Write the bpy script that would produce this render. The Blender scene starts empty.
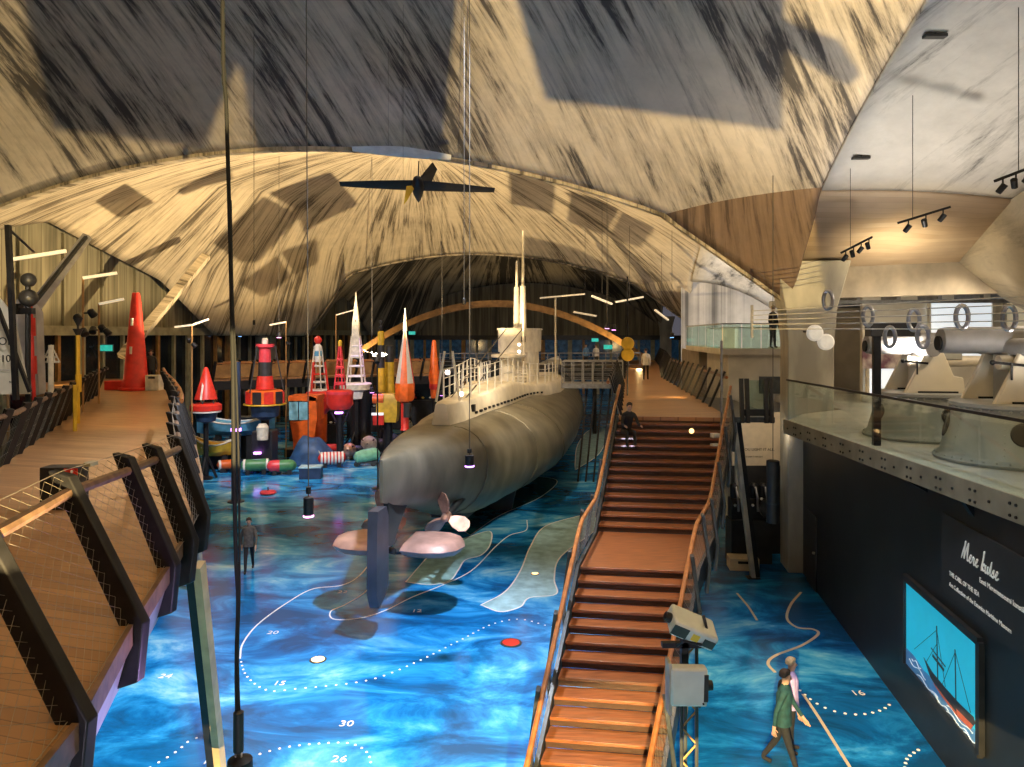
import bpy, bmesh, math, random
from math import sin, cos, pi, radians, sqrt, atan2, hypot
from mathutils import Vector, Matrix, Quaternion
random.seed(7)
S = bpy.context.scene
COL = S.collection
F, CX, HY, CZ = 740.0, 512.0, 335.0, 7.8          # focal length (px), principal point, eye height (m)

def at(px, y, D):
    return Vector(((px-CX)*D/F, D, CZ-(y-HY)*D/F))
def gr(px, y, Z=0.0):
    D = F*(CZ-Z)/(y-HY)
    return Vector(((px-CX)*D/F, D, Z))
AV = Vector((.14, .9902, 0)); PV = Vector((.9902, -.14, 0))   # building axis and its perpendicular
C1 = Vector((9.2, 24.6, 0))
def ax(s, t, z=0.0):
    v = C1 + PV*s + AV*t
    return Vector((v.x, v.y, z))

# ------------------------------------------------------------------ materials
M = {}
def pm(name, col, rough=.5, metal=0., var=.18, scale=5., bump=0., emit=0., ecol=None, coat=0., stretch=None, col2=None):
    m = bpy.data.materials.new(name); m.use_nodes = True
    nt = m.node_tree; N = nt.nodes; L = nt.links
    b = N['Principled BSDF']
    b.inputs['Roughness'].default_value = rough
    b.inputs['Metallic'].default_value = metal
    if coat: b.inputs['Coat Weight'].default_value = coat
    tc = N.new('ShaderNodeTexCoord'); mp = N.new('ShaderNodeMapping')
    mp.inputs['Scale'].default_value = stretch or (1, 1, 1)
    L.new(tc.outputs['Object'], mp.inputs['Vector'])
    nz = N.new('ShaderNodeTexNoise'); nz.inputs['Scale'].default_value = scale; nz.inputs['Detail'].default_value = 5
    L.new(mp.outputs[0], nz.inputs['Vector'])
    r = N.new('ShaderNodeValToRGB')
    c2 = col2 or tuple(min(1, c*(1+var)) for c in col)
    c1 = col if col2 else tuple(c*(1-var) for c in col)
    r.color_ramp.elements[0].color = (*c1, 1); r.color_ramp.elements[1].color = (*c2, 1)
    r.color_ramp.elements[0].position = .35; r.color_ramp.elements[1].position = .65
    L.new(nz.outputs['Fac'], r.inputs[0]); L.new(r.outputs[0], b.inputs['Base Color'])
    if bump:
        bp = N.new('ShaderNodeBump'); bp.inputs['Strength'].default_value = bump
        L.new(nz.outputs['Fac'], bp.inputs['Height']); L.new(bp.outputs[0], b.inputs['Normal'])
    if emit:
        b.inputs['Emission Color'].default_value = (*(ecol or col), 1)
        b.inputs['Emission Strength'].default_value = emit
    M[name] = m
    return m

def nd(nt, typ, **kw):
    n = nt.nodes.new(typ)
    for k, v in kw.items():
        if k.startswith('i_'):
            key = k[2:]
            key = int(key) if key.isdigit() else key.replace('_', ' ')
            n.inputs[key].default_value = v
        else: setattr(n, k, v)
    return n

def lerp_(a, b, t): return a+(b-a)*t
def concrete(name, cx, cy, light, dark, kth=70., kr=.22, thr=(.40, .62), rough=.85, amt=1.0, boards=True):
    """board-marked concrete with long mineral streaks running away from the point (cx, cy)"""
    m = bpy.data.materials.new(name); m.use_nodes = True
    nt = m.node_tree; L = nt.links; b = nt.nodes['Principled BSDF']
    b.inputs['Roughness'].default_value = rough
    g = nd(nt, 'ShaderNodeNewGeometry'); sp = nd(nt, 'ShaderNodeSeparateXYZ'); L.new(g.outputs['Position'], sp.inputs[0])
    sx = nd(nt, 'ShaderNodeMath', operation='SUBTRACT', i_1=cx); L.new(sp.outputs[0], sx.inputs[0])
    sy = nd(nt, 'ShaderNodeMath', operation='SUBTRACT', i_1=cy); L.new(sp.outputs[1], sy.inputs[0])
    th = nd(nt, 'ShaderNodeMath', operation='ARCTAN2'); L.new(sx.outputs[0], th.inputs[0]); L.new(sy.outputs[0], th.inputs[1])
    x2 = nd(nt, 'ShaderNodeMath', operation='MULTIPLY'); L.new(sx.outputs[0], x2.inputs[0]); L.new(sx.outputs[0], x2.inputs[1])
    y2 = nd(nt, 'ShaderNodeMath', operation='MULTIPLY'); L.new(sy.outputs[0], y2.inputs[0]); L.new(sy.outputs[0], y2.inputs[1])
    rr = nd(nt, 'ShaderNodeMath', operation='ADD'); L.new(x2.outputs[0], rr.inputs[0]); L.new(y2.outputs[0], rr.inputs[1])
    r = nd(nt, 'ShaderNodeMath', operation='SQRT'); L.new(rr.outputs[0], r.inputs[0])
    def polar(a, c):
        tk = nd(nt, 'ShaderNodeMath', operation='MULTIPLY', i_1=a); L.new(th.outputs[0], tk.inputs[0])
        rk = nd(nt, 'ShaderNodeMath', operation='MULTIPLY', i_1=c); L.new(r.outputs[0], rk.inputs[0])
        cb = nd(nt, 'ShaderNodeCombineXYZ'); L.new(tk.outputs[0], cb.inputs[0]); L.new(rk.outputs[0], cb.inputs[1])
        return cb
    def noise(vec, **k):
        n = nd(nt, 'ShaderNodeTexNoise', **k); L.new(vec, n.inputs['Vector']); return n
    n1 = noise(polar(kth, kr*1.1).outputs[0], i_Scale=.8, i_Detail=9., i_Roughness=.74, i_Distortion=.25)     # short broken dashes
    n2 = noise(polar(kth*.2, kr*.5).outputs[0], i_Scale=.55, i_Detail=3., i_Roughness=.6)                   # broad runs of stain
    n4 = noise(g.outputs['Position'], i_Scale=.22, i_Detail=2.)
    a1 = nd(nt, 'ShaderNodeMath', operation='MULTIPLY_ADD', i_1=.55); L.new(n2.outputs['Fac'], a1.inputs[0]); L.new(n1.outputs['Fac'], a1.inputs[2])
    a2 = nd(nt, 'ShaderNodeMath', operation='MULTIPLY_ADD', i_1=.25); L.new(n4.outputs['Fac'], a2.inputs[0]); L.new(a1.outputs[0], a2.inputs[2])
    ad = nd(nt, 'ShaderNodeMath', operation='ADD', i_1=-.40); L.new(a2.outputs[0], ad.inputs[0])
    rp = nd(nt, 'ShaderNodeValToRGB'); e = rp.color_ramp.elements
    e[0].position = thr[0]; e[1].position = thr[1]; e[0].color = (*dark, 1); e[1].color = (*light, 1)
    k = e.new(lerp_(thr[0], thr[1], .45)); k.color = (*[.35*d+.65*l for d, l in zip(dark, light)], 1)
    L.new(ad.outputs[0], rp.inputs[0])
    n3 = noise(g.outputs['Position'], i_Scale=1.1, i_Detail=8., i_Roughness=.72)
    mr = nd(nt, 'ShaderNodeMapRange', i_3=.70, i_4=1.26); L.new(n3.outputs['Fac'], mr.inputs[0])
    mx = nd(nt, 'ShaderNodeMix', data_type='RGBA', blend_type='MULTIPLY'); mx.inputs[0].default_value = 1.
    L.new(rp.outputs[0], mx.inputs[6]); L.new(mr.outputs[0], mx.inputs[7])
    L.new(mx.outputs[2], b.inputs['Base Color'])
    bp = nd(nt, 'ShaderNodeBump', i_Strength=.12, i_Distance=.1); L.new(n3.outputs['Fac'], bp.inputs['Height'])
    L.new(bp.outputs[0], b.inputs['Normal'])
    M[name] = m
    return m

def planks(name, c1, c2, width=.14, rough=.4, ang=0., gap=.25, along=.6):
    """timber boards: width in metres, ang turns the board direction in plan"""
    m = bpy.data.materials.new(name); m.use_nodes = True
    nt = m.node_tree; L = nt.links; b = nt.nodes['Principled BSDF']; b.inputs['Roughness'].default_value = rough
    g = nd(nt, 'ShaderNodeNewGeometry'); mp = nd(nt, 'ShaderNodeMapping'); mp.inputs['Rotation'].default_value = (0, 0, ang)
    L.new(g.outputs['Position'], mp.inputs[0])
    sp = nd(nt, 'ShaderNodeSeparateXYZ'); L.new(mp.outputs[0], sp.inputs[0])
    dv = nd(nt, 'ShaderNodeMath', operation='DIVIDE', i_1=width); L.new(sp.outputs[1], dv.inputs[0])
    fl = nd(nt, 'ShaderNodeMath', operation='FLOOR'); L.new(dv.outputs[0], fl.inputs[0])
    fr = nd(nt, 'ShaderNodeMath', operation='FRACT'); L.new(dv.outputs[0], fr.inputs[0])
    cb = nd(nt, 'ShaderNodeCombineXYZ'); xs = nd(nt, 'ShaderNodeMath', operation='MULTIPLY', i_1=along)
    L.new(sp.outputs[0], xs.inputs[0]); L.new(xs.outputs[0], cb.inputs[0])
    fm = nd(nt, 'ShaderNodeMath', operation='MULTIPLY', i_1=3.7); L.new(fl.outputs[0], fm.inputs[0]); L.new(fm.outputs[0], cb.inputs[1])
    n1 = nd(nt, 'ShaderNodeTexNoise', i_Scale=1., i_Detail=4.); L.new(cb.outputs[0], n1.inputs['Vector'])
    rp = nd(nt, 'ShaderNodeValToRGB'); e = rp.color_ramp.elements
    e[0].position = .3; e[1].position = .7; e[0].color = (*c1, 1); e[1].color = (*c2, 1); L.new(n1.outputs['Fac'], rp.inputs[0])
    ms = nd(nt, 'ShaderNodeMapRange', i_1=0., i_2=.1, i_3=gap, i_4=1.); L.new(fr.outputs[0], ms.inputs[0])
    mx = nd(nt, 'ShaderNodeMix', data_type='RGBA', blend_type='MULTIPLY'); mx.inputs[0].default_value = 1.
    L.new(rp.outputs[0], mx.inputs[6]); L.new(ms.outputs[0], mx.inputs[7]); L.new(mx.outputs[2], b.inputs['Base Color'])
    M[name] = m
    return m

def glass(name, tint=(.9, .97, .95), refl=.12):
    m = bpy.data.materials.new(name); m.use_nodes = True
    nt = m.node_tree; L = nt.links; nt.nodes.clear()
    out = nd(nt, 'ShaderNodeOutputMaterial'); t = nd(nt, 'ShaderNodeBsdfTransparent'); t.inputs[0].default_value = (*tint, 1)
    gl = nd(nt, 'ShaderNodeBsdfGlossy'); gl.inputs['Roughness'].default_value = .04
    nz = nd(nt, 'ShaderNodeTexNoise', i_Scale=.8)
    mr = nd(nt, 'ShaderNodeMapRange', i_3=refl*.7, i_4=refl*1.3); L.new(nz.outputs['Fac'], mr.inputs[0])
    mx = nd(nt, 'ShaderNodeMixShader'); L.new(mr.outputs[0], mx.inputs[0])
    L.new(t.outputs[0], mx.inputs[1]); L.new(gl.outputs[0], mx.inputs[2]); L.new(mx.outputs[0], out.inputs[0])
    M[name] = m

def sea_floor(name):
    m = bpy.data.materials.new(name); m.use_nodes = True
    nt = m.node_tree; L = nt.links; b = nt.nodes['Principled BSDF']
    b.inputs['Roughness'].default_value = .16
    g = nd(nt, 'ShaderNodeNewGeometry'); mp = nd(nt, 'ShaderNodeMapping'); mp.inputs['Scale'].default_value = (.34, .62, 1)
    L.new(g.outputs['Position'], mp.inputs[0])
    n1 = nd(nt, 'ShaderNodeTexNoise', i_Scale=1.15, i_Detail=10., i_Roughness=.64, i_Distortion=.7); L.new(mp.outputs[0], n1.inputs['Vector'])
    n2 = nd(nt, 'ShaderNodeTexNoise', i_Scale=.25, i_Detail=3.); L.new(mp.outputs[0], n2.inputs['Vector'])
    ad = nd(nt, 'ShaderNodeMath', operation='MULTIPLY_ADD', i_1=.7); L.new(n2.outputs['Fac'], ad.inputs[0])
    sb = nd(nt, 'ShaderNodeMath', operation='ADD', i_1=-.35); L.new(n1.outputs['Fac'], sb.inputs[0]); L.new(sb.outputs[0], ad.inputs[2])
    rp = nd(nt, 'ShaderNodeValToRGB'); e = rp.color_ramp.elements
    e[0].position = .36; e[0].color = (.006, .075, .22, 1); e[1].position = .70; e[1].color = (.34, .68, .88, 1)
    for p, c in ((.45, (.006, .14, .42, 1)), (.53, (.02, .28, .70, 1)), (.60, (.09, .43, .80, 1))):
        k = e.new(p); k.color = c
    L.new(ad.outputs[0], rp.inputs[0]); L.new(rp.outputs[0], b.inputs['Base Color'])
    n3 = nd(nt, 'ShaderNodeTexNoise', i_Scale=2.2, i_Detail=3.); L.new(g.outputs['Position'], n3.inputs['Vector'])
    bp = nd(nt, 'ShaderNodeBump', i_Strength=.06, i_Distance=.05); L.new(n3.outputs['Fac'], bp.inputs['Height']); L.new(bp.outputs[0], b.inputs['Normal'])
    M[name] = m

def boards(name, c1, c2, axis_ang, w=.5, rough=.8, line=.45):
    """upright concrete boards: vertical joints along a wall whose direction is turned by axis_ang"""
    m = bpy.data.materials.new(name); m.use_nodes = True
    nt = m.node_tree; L = nt.links; b = nt.nodes['Principled BSDF']; b.inputs['Roughness'].default_value = rough
    g = nd(nt, 'ShaderNodeNewGeometry'); mp = nd(nt, 'ShaderNodeMapping'); mp.inputs['Rotation'].default_value = (0, 0, axis_ang)
    L.new(g.outputs['Position'], mp.inputs[0]); sp = nd(nt, 'ShaderNodeSeparateXYZ'); L.new(mp.outputs[0], sp.inputs[0])
    dv = nd(nt, 'ShaderNodeMath', operation='DIVIDE', i_1=w); L.new(sp.outputs[0], dv.inputs[0])
    fr = nd(nt, 'ShaderNodeMath', operation='FRACT'); L.new(dv.outputs[0], fr.inputs[0])
    fl = nd(nt, 'ShaderNodeMath', operation='FLOOR'); L.new(dv.outputs[0], fl.inputs[0])
    cb = nd(nt, 'ShaderNodeCombineXYZ'); L.new(fl.outputs[0], cb.inputs[0])
    zs = nd(nt, 'ShaderNodeMath', operation='MULTIPLY', i_1=.12); L.new(sp.outputs[2], zs.inputs[0]); L.new(zs.outputs[0], cb.inputs[2])
    f3 = nd(nt, 'ShaderNodeMath', operation='MULTIPLY', i_1=2.3); L.new(dv.outputs[0], f3.inputs[0]); L.new(f3.outputs[0], cb.inputs[1])
    n1 = nd(nt, 'ShaderNodeTexNoise', i_Scale=1.1, i_Detail=6.); L.new(cb.outputs[0], n1.inputs['Vector'])
    rp = nd(nt, 'ShaderNodeValToRGB'); e = rp.color_ramp.elements
    e[0].position = .32; e[1].position = .66; e[0].color = (*c1, 1); e[1].color = (*c2, 1); L.new(n1.outputs['Fac'], rp.inputs[0])
    ms = nd(nt, 'ShaderNodeMapRange', i_1=0., i_2=.09, i_3=line, i_4=1.); L.new(fr.outputs[0], ms.inputs[0])
    mx = nd(nt, 'ShaderNodeMix', data_type='RGBA', blend_type='MULTIPLY'); mx.inputs[0].default_value = 1.
    L.new(rp.outputs[0], mx.inputs[6]); L.new(ms.outputs[0], mx.inputs[7]); L.new(mx.outputs[2], b.inputs['Base Color'])
    M[name] = m

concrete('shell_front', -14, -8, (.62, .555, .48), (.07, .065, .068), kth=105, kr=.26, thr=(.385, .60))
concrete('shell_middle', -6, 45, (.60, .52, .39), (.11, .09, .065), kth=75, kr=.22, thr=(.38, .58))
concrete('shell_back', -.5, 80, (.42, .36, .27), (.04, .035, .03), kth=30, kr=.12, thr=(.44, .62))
concrete('shell_side', 14, -10, (.62, .60, .57), (.12, .118, .115), kth=60, kr=.3, thr=(.30, .47))
concrete('pendentive', 16, 40, (.60, .53, .40), (.20, .17, .12), kth=60, kr=.3, thr=(.34, .54))
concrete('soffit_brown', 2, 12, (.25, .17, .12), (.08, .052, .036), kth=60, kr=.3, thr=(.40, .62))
planks('soffit_pale', (.55, .40, .26), (.68, .54, .38), .25, .7, ang=.14, gap=.8)
pm('column', (.30, .285, .24), .8, scale=1.1, col2=(.52, .50, .43), stretch=(1, 1, .35))
boards('wall_boards', (.12, .11, .07), (.29, .265, .175), -1.43, .9, line=.35)
boards('end_boards', (.08, .07, .05), (.26, .23, .16), .14, 1.2, line=.3)
pm('beam_concrete', (.27, .24, .20), .85, scale=.9, col2=(.58, .51, .41), stretch=(1, 1, .8))
sea_floor('sea_floor')
pm('island_paint', (.36, .62, .64), .22, var=.22, scale=2.5)
pm('island_pale', (.40, .66, .76), .22, var=.2, scale=2.5)
pm('deep_paint', (.02, .14, .20), .18, var=.4, scale=1.5)
pm('chart_white', (.80, .83, .84), .35, var=.05)
planks('deck_wood', (.24, .115, .045), (.42, .215, .085), .145, .38, ang=-.14, gap=.3, along=.5)
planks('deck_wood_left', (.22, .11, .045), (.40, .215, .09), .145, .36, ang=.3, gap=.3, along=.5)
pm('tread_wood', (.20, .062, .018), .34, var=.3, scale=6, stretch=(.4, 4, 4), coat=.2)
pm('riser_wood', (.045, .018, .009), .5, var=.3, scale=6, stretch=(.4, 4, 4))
pm('rail_wood', (.30, .11, .03), .35, var=.3, scale=8, coat=.2)
pm('rail_wood_dim', (.15, .09, .055), .45, var=.3, scale=8)
pm('cabin_window', (.22, .48, .58), .25, var=.3, scale=2)
pm('black_steel', (.008, .008, .010), .5, .2, var=.4, scale=9)
pm('dark_steel', (.05, .055, .06), .42, .4, var=.3, scale=6)
pm('grey_steel', (.22, .22, .23), .42, .5, var=.2, scale=6)
pm('fascia_steel', (.30, .29, .32), .35, .4, var=.2, scale=3)
pm('plate_olive', (.24, .23, .18), .45, .3, var=.2, scale=2)
pm('net_wire', (.30, .27, .23), .4, .6, var=.1)
pm('strut_steel', (.42, .39, .33), .45, .2, var=.2, scale=3)
pm('strut_warm_lit', (.48, .36, .19), .45, .2, var=.2, scale=3)  # warm light on the near strut, put into the steel colour
pm('white_paint', (.75, .74, .70), .45, var=.1, scale=4)
pm('dirty_white', (.62, .58, .48), .55, var=.2, scale=4)
pm('white_cloth', (.52, .50, .45), .8, var=.08, scale=3)
pm('grey_cloth', (.40, .39, .40), .8, var=.12, scale=3)
pm('hull_green', (.175, .165, .125), .40, .25, var=.34, scale=.9, stretch=(1, 1, .5), bump=.05)
pm('hull_dark', (.035, .045, .05), .45, .2, var=.35, scale=1.5)
pm('casing_beige', (.80, .75, .62), .5, var=.14, scale=1.2)
pm('tower_paint', (.72, .68, .57), .5, var=.16, scale=2)
pm('hole_black', (.01, .01, .01), .8, var=.1)
pm('bronze', (.50, .30, .22), .38, .5, var=.25, scale=4)
pm('plane_paint', (.40, .25, .21), .4, .1, var=.25, scale=2)
pm('rudder_paint', (.045, .05, .068), .5, var=.25, scale=2)
pm('red', (.62, .03, .02), .4, var=.16, scale=3)
pm('pinkred', (.66, .05, .07), .4, var=.16, scale=3)
pm('orange', (.75, .13, .015), .4, var=.16, scale=3)
pm('yellow', (.56, .35, .02), .45, var=.18, scale=3)
pm('black_paint', (.02, .02, .022), .45, var=.3, scale=3)
pm('navy_paint', (.02, .04, .09), .45, var=.3, scale=3)
pm('green_paint', (.06, .22, .09), .42, var=.2, scale=3)
pm('mint_paint', (.16, .42, .28), .42, var=.2, scale=3)
pm('sky_paint', (.10, .34, .55), .45, var=.2, scale=3)
pm('tarp_blue', (.03, .09, .22), .5, var=.3, scale=2)
pm('brown_rock', (.26, .17, .10), .8, var=.3, scale=3, bump=.3)
pm('cable_black', (.004, .005, .006), .85, var=.2)
pm('wire_thin', (.06, .055, .05), .5, var=.2)
pm('gun_grey', (.36, .37, .36), .5, .1, var=.1, scale=2)
pm('gun_base_grey', (.30, .32, .32), .48, .1, var=.1, scale=2)
pm('shield_cream', (.70, .64, .52), .5, var=.06, scale=2)
pm('barrel_grey', (.24, .235, .24), .62, .15, var=.12, scale=3)
pm('barrel_cream', (.62, .57, .48), .45, .1, var=.1, scale=3)
pm('slab_paint', (.52, .50, .46), .35, var=.1, scale=1.5)
pm('black_wall', (.012, .014, .017), .42, var=.35, scale=.9)
pm('sign_panel', (.022, .023, .026), .5, var=.15, scale=3)
pm('sign_text', (.72, .70, .66), .6, var=.04, emit=.12)
pm('wall_plaster', (.56, .52, .44), .8, var=.1, scale=1.5)
pm('wall_brown', (.26, .21, .15), .8, var=.2, scale=1.5)
pm('board_cream', (.60, .50, .36), .7, var=.05)
pm('dark_glass', (.012, .016, .022), .08, .0, var=.4, scale=1.0)
pm('mullion_orange', (.36, .19, .06), .6, var=.25, scale=2)
pm('post_green', (.30, .29, .20), .6, var=.2, scale=2)
pm('skin', (.50, .30, .22), .6, var=.08)
pm('teal_coat', (.010, .055, .062), .8, var=.25, scale=12)
pm('black_cloth', (.015, .016, .02), .85, var=.3, scale=12)
pm('grey_coat', (.10, .09, .085), .85, var=.25, scale=12)
pm('pink_coat', (.62, .24, .40), .8, var=.15, scale=12)
pm('lilac_coat', (.42, .32, .62), .8, var=.12, scale=12)
pm('blue_shirt', (.10, .22, .40), .8, var=.2, scale=12)
pm('white_shirt', (.60, .58, .55), .8, var=.1, scale=12)
pm('hair_brown', (.05, .03, .02), .7, var=.3, scale=30)
pm('hair_blond', (.55, .42, .27), .7, var=.2, scale=30)
pm('projector_white', (.58, .63, .64), .4, var=.06)
pm('label_yellow', (.75, .55, .05), .5, var=.05)
pm('led_bar', (.9, .8, .62), .5, emit=.32, ecol=(1., .83, .55))
pm('led_bar_dim', (.8, .68, .5), .5, emit=.2, ecol=(1., .80, .50))
pm('violet_led', (.7, .4, 1.), .5, emit=3.2, ecol=(.60, .22, 1.))
pm('pink_led', (1., .45, .85), .5, emit=3., ecol=(1., .35, .80))
pm('warm_led', (1., .75, .45), .5, emit=2., ecol=(1., .56, .20))
pm('white_led', (1., .95, .9), .5, emit=4., ecol=(1., .80, .72))
pm('blue_led', (.3, .6, 1.), .5, emit=2., ecol=(.2, .5, 1.))
pm('exit_teal', (.05, .6, .6), .5, emit=.28, ecol=(.03, .75, .62))
pm('screen_sky', (.03, .45, .66), .3, var=.12, scale=.9, emit=.40, ecol=(.012, .42, .62))
pm('screen_sea', (.08, .22, .45), .3, var=.3, scale=4, emit=.22, ecol=(.06, .20, .45))
pm('screen_foam', (.6, .7, .8), .3, var=.2, scale=4, emit=.28, ecol=(.35, .5, .65))
pm('ship_dark', (.05, .05, .06), .5, var=.2, emit=.05, ecol=(.05, .05, .06))
pm('ship_red', (.35, .08, .04), .5, var=.2, emit=.35, ecol=(.45, .10, .05))
pm('night_window', (.006, .010, .016), .12, scale=1.6, col2=(.05, .14, .26), emit=.02, ecol=(.10, .30, .55))
pm('lit_window', (.75, .80, .84), .4, var=.08, scale=.8, emit=.45, ecol=(.82, .90, .96))
pm('lit_panel_warm', (.8, .72, .5), .4, var=.12, scale=1.5, emit=.16, ecol=(1., .86, .58))
pm('mural', (.62, .55, .52), .6, scale=2.4, col2=(.16, .07, .11))
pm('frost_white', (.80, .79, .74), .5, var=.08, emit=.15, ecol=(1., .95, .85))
pm('ring_steel', (.30, .31, .35), .35, .7, var=.2, scale=6)
glass('glass_panel'); glass('glass_green', (.80, .92, .88), .10)
# ------------------------------------------------------------------ mesh helpers
class MB:
    """collects shapes; build() links them as ONE mesh object"""
    def __init__(s): s.v = []; s.f = []; s.m = []; s.mi = 0
    def add(s, vs, fs):
        o = len(s.v); s.v += [Vector(v) for v in vs]
        for f in fs: s.f.append([i+o for i in f]); s.m.append(s.mi)
        return s
    def box(s, c, d, rz=0., R=None):
        h = [x/2 for x in d]; R = R or Matrix.Rotation(rz, 3, 'Z'); c = Vector(c)
        vs = [c + R @ Vector((x*h[0], y*h[1], z*h[2])) for x in (-1, 1) for y in (-1, 1) for z in (-1, 1)]
        return s.add(vs, [(0, 1, 3, 2), (4, 6, 7, 5), (0, 4, 5, 1), (2, 3, 7, 6), (0, 2, 6, 4), (1, 5, 7, 3)])
    def bar(s, a, b, w, h, up=(0, 0, 1)):
        a = Vector(a); b = Vector(b); d = (b-a).normalized(); up = Vector(up)
        x = d.cross(up)
        if x.length < 1e-4: x = d.cross(Vector((1, 0, 0)))
        x.normalize(); y = x.cross(d).normalized()
        vs = [p + x*(i*w/2) + y*(j*h/2) for p in (a, b) for i, j in ((-1, -1), (1, -1), (1, 1), (-1, 1))]
        return s.add(vs, [(3, 2, 1, 0), (4, 5, 6, 7), (0, 1, 5, 4), (1, 2, 6, 5), (2, 3, 7, 6), (3, 0, 4, 7)])
    def tube(s, pts, r, n=8, cap=True):
        pts = [Vector(p) for p in pts]; rs = r if isinstance(r, (list, tuple)) else [r]*len(pts)
        vs = []; ref = None
        for i, p in enumerate(pts):
            d = (pts[min(i+1, len(pts)-1)] - pts[max(i-1, 0)]).normalized()
            if ref is None: ref = Vector((0, 0, 1)) if abs(d.z) < .9 else Vector((1, 0, 0))
            x = d.cross(ref).normalized(); y = x.cross(d).normalized(); ref = y
            for k in range(n):
                q = 2*pi*k/n; vs.append(p + x*(cos(q)*rs[i]) + y*(sin(q)*rs[i]))
        fs = [(i*n+k, i*n+(k+1) % n, (i+1)*n+(k+1) % n, (i+1)*n+k) for i in range(len(pts)-1) for k in range(n)]
        if cap: fs += [list(range(n))[::-1], [(len(pts)-1)*n+k for k in range(n)]]
        return s.add(vs, fs)
    def lathe(s, prof, n=20, o=(0, 0, 0), R=None, ph=0.):
        """prof: (radius, height) pairs about +Z at o, R turns it"""
        o = Vector(o); R = R or Matrix.Identity(3); vs = []
        for r, z in prof:
            for k in range(n):
                q = ph+2*pi*k/n; vs.append(o + R @ Vector((r*cos(q), r*sin(q), z)))
        L = len(prof)
        fs = [(i*n+k, i*n+(k+1) % n, (i+1)*n+(k+1) % n, (i+1)*n+k) for i in range(L-1) for k in range(n)]
        fs += [list(range(n))[::-1], [(L-1)*n+k for k in range(n)]]
        return s.add(vs, fs)
    def ball(s, c, r, n=16, m=10, sc=(1, 1, 1), R=None):
        R = R or Matrix.Identity(3); c = Vector(c); vs = [];
        for i in range(m+1):
            a = -pi/2 + pi*i/m; rr = max(cos(a), 1e-3)
            for k in range(n):
                q = 2*pi*k/n; vs.append(c + R @ Vector((r*sc[0]*rr*cos(q), r*sc[1]*rr*sin(q), r*sc[2]*sin(a))))
        fs = [(i*n+k, i*n+(k+1) % n, (i+1)*n+(k+1) % n, (i+1)*n+k) for i in range(m) for k in range(n)]
        return s.add(vs, fs)
    def prism(s, poly, ext):
        """closed polygon of 3-D points pushed along vector ext"""
        ext = Vector(ext); a = [Vector(p) for p in poly]; n = len(a)
        return s.add(a + [p+ext for p in a], [list(range(n))[::-1], list(range(n, 2*n))] + [(i, (i+1) % n, n+(i+1) % n, n+i) for i in range(n)])
    def loft(s, secs, close=True, caps=True):
        n = len(secs[0]); vs = [p for q in secs for p in q]
        fs = [(i*n+k, i*n+(k+1) % n, (i+1)*n+(k+1) % n, (i+1)*n+k) for i in range(len(secs)-1) for k in range(n if close else n-1)]
        if caps: fs += [list(range(n))[::-1], [(len(secs)-1)*n+k for k in range(n)]]
        return s.add(vs, fs)
    def build(s, name, mat, parent=None, sharp=35, label=None, bevel=0.):
        """vertices are given in world space; a parented part is stored relative to its parent"""
        me = bpy.data.meshes.new(name)
        inv = parent_matrix(parent).inverted() if parent else None
        me.from_pydata([(inv @ v) if inv else v for v in s.v], [], s.f)
        bm = bmesh.new(); bm.from_mesh(me)
        bmesh.ops.recalc_face_normals(bm, faces=bm.faces); bm.to_mesh(me); bm.free()
        for m in (mat if isinstance(mat, (list, tuple)) else [mat]): me.materials.append(M[m])
        if isinstance(mat, (list, tuple)) and len(me.polygons) == len(s.m): me.polygons.foreach_set('material_index', s.m)
        me.polygons.foreach_set('use_smooth', [True]*len(me.polygons)); me.set_sharp_from_angle(angle=radians(sharp))
        o = bpy.data.objects.new(name, me); COL.objects.link(o)
        if parent: o.parent = parent
        if label: o['label'] = label
        if bevel:
            b = o.modifiers.new('edge', 'BEVEL'); b.width = bevel; b.segments = 2; b.limit_method = 'ANGLE'
        return o
def parent_matrix(o):
    m = Matrix.Identity(4)
    while o is not None:
        m = o.matrix_basis @ m; o = o.parent
    return m
def tag(o, label=None, cat=None, group=None, kind=None):
    if label: o['label'] = label
    if cat: o['category'] = cat
    if group: o['group'] = group
    if kind: o['kind'] = kind
    return o
def thing(name, loc, label, cat, rz=0., group=None):
    o = bpy.data.objects.new(name, None); COL.objects.link(o); o.empty_display_size = .2
    o.location = loc; o.rotation_euler = (0, 0, rz)
    return tag(o, label, cat, group)
def struct(o): o['kind'] = 'structure'; return o
def kids(o): return [c for c in bpy.data.objects if c.parent is o]
def copy_tree(o, label=None, loc=None, rz=None, parent=None):
    c = o.copy(); COL.objects.link(c)
    if parent is not None: c.parent = parent
    for ch in kids(o): copy_tree(ch, parent=c)
    if loc is not None: c.location = loc
    if rz is not None: c.rotation_euler = (0, 0, rz)
    if label: c['label'] = label
    return c
def rotm(x=0., y=0., z=0.):
    return Matrix.Rotation(z, 3, 'Z') @ Matrix.Rotation(y, 3, 'Y') @ Matrix.Rotation(x, 3, 'X')
def aim(d, up=(0, 0, 1)):
    """rotation taking +Z to d"""
    return Vector(d).to_track_quat('Z', 'Y').to_matrix()
def frame_z(d, xhint):
    z = Vector(d).normalized(); x = Vector(xhint); x = (x - z*x.dot(z)).normalized(); y = z.cross(x)
    return Matrix((x, y, z)).transposed()
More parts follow.
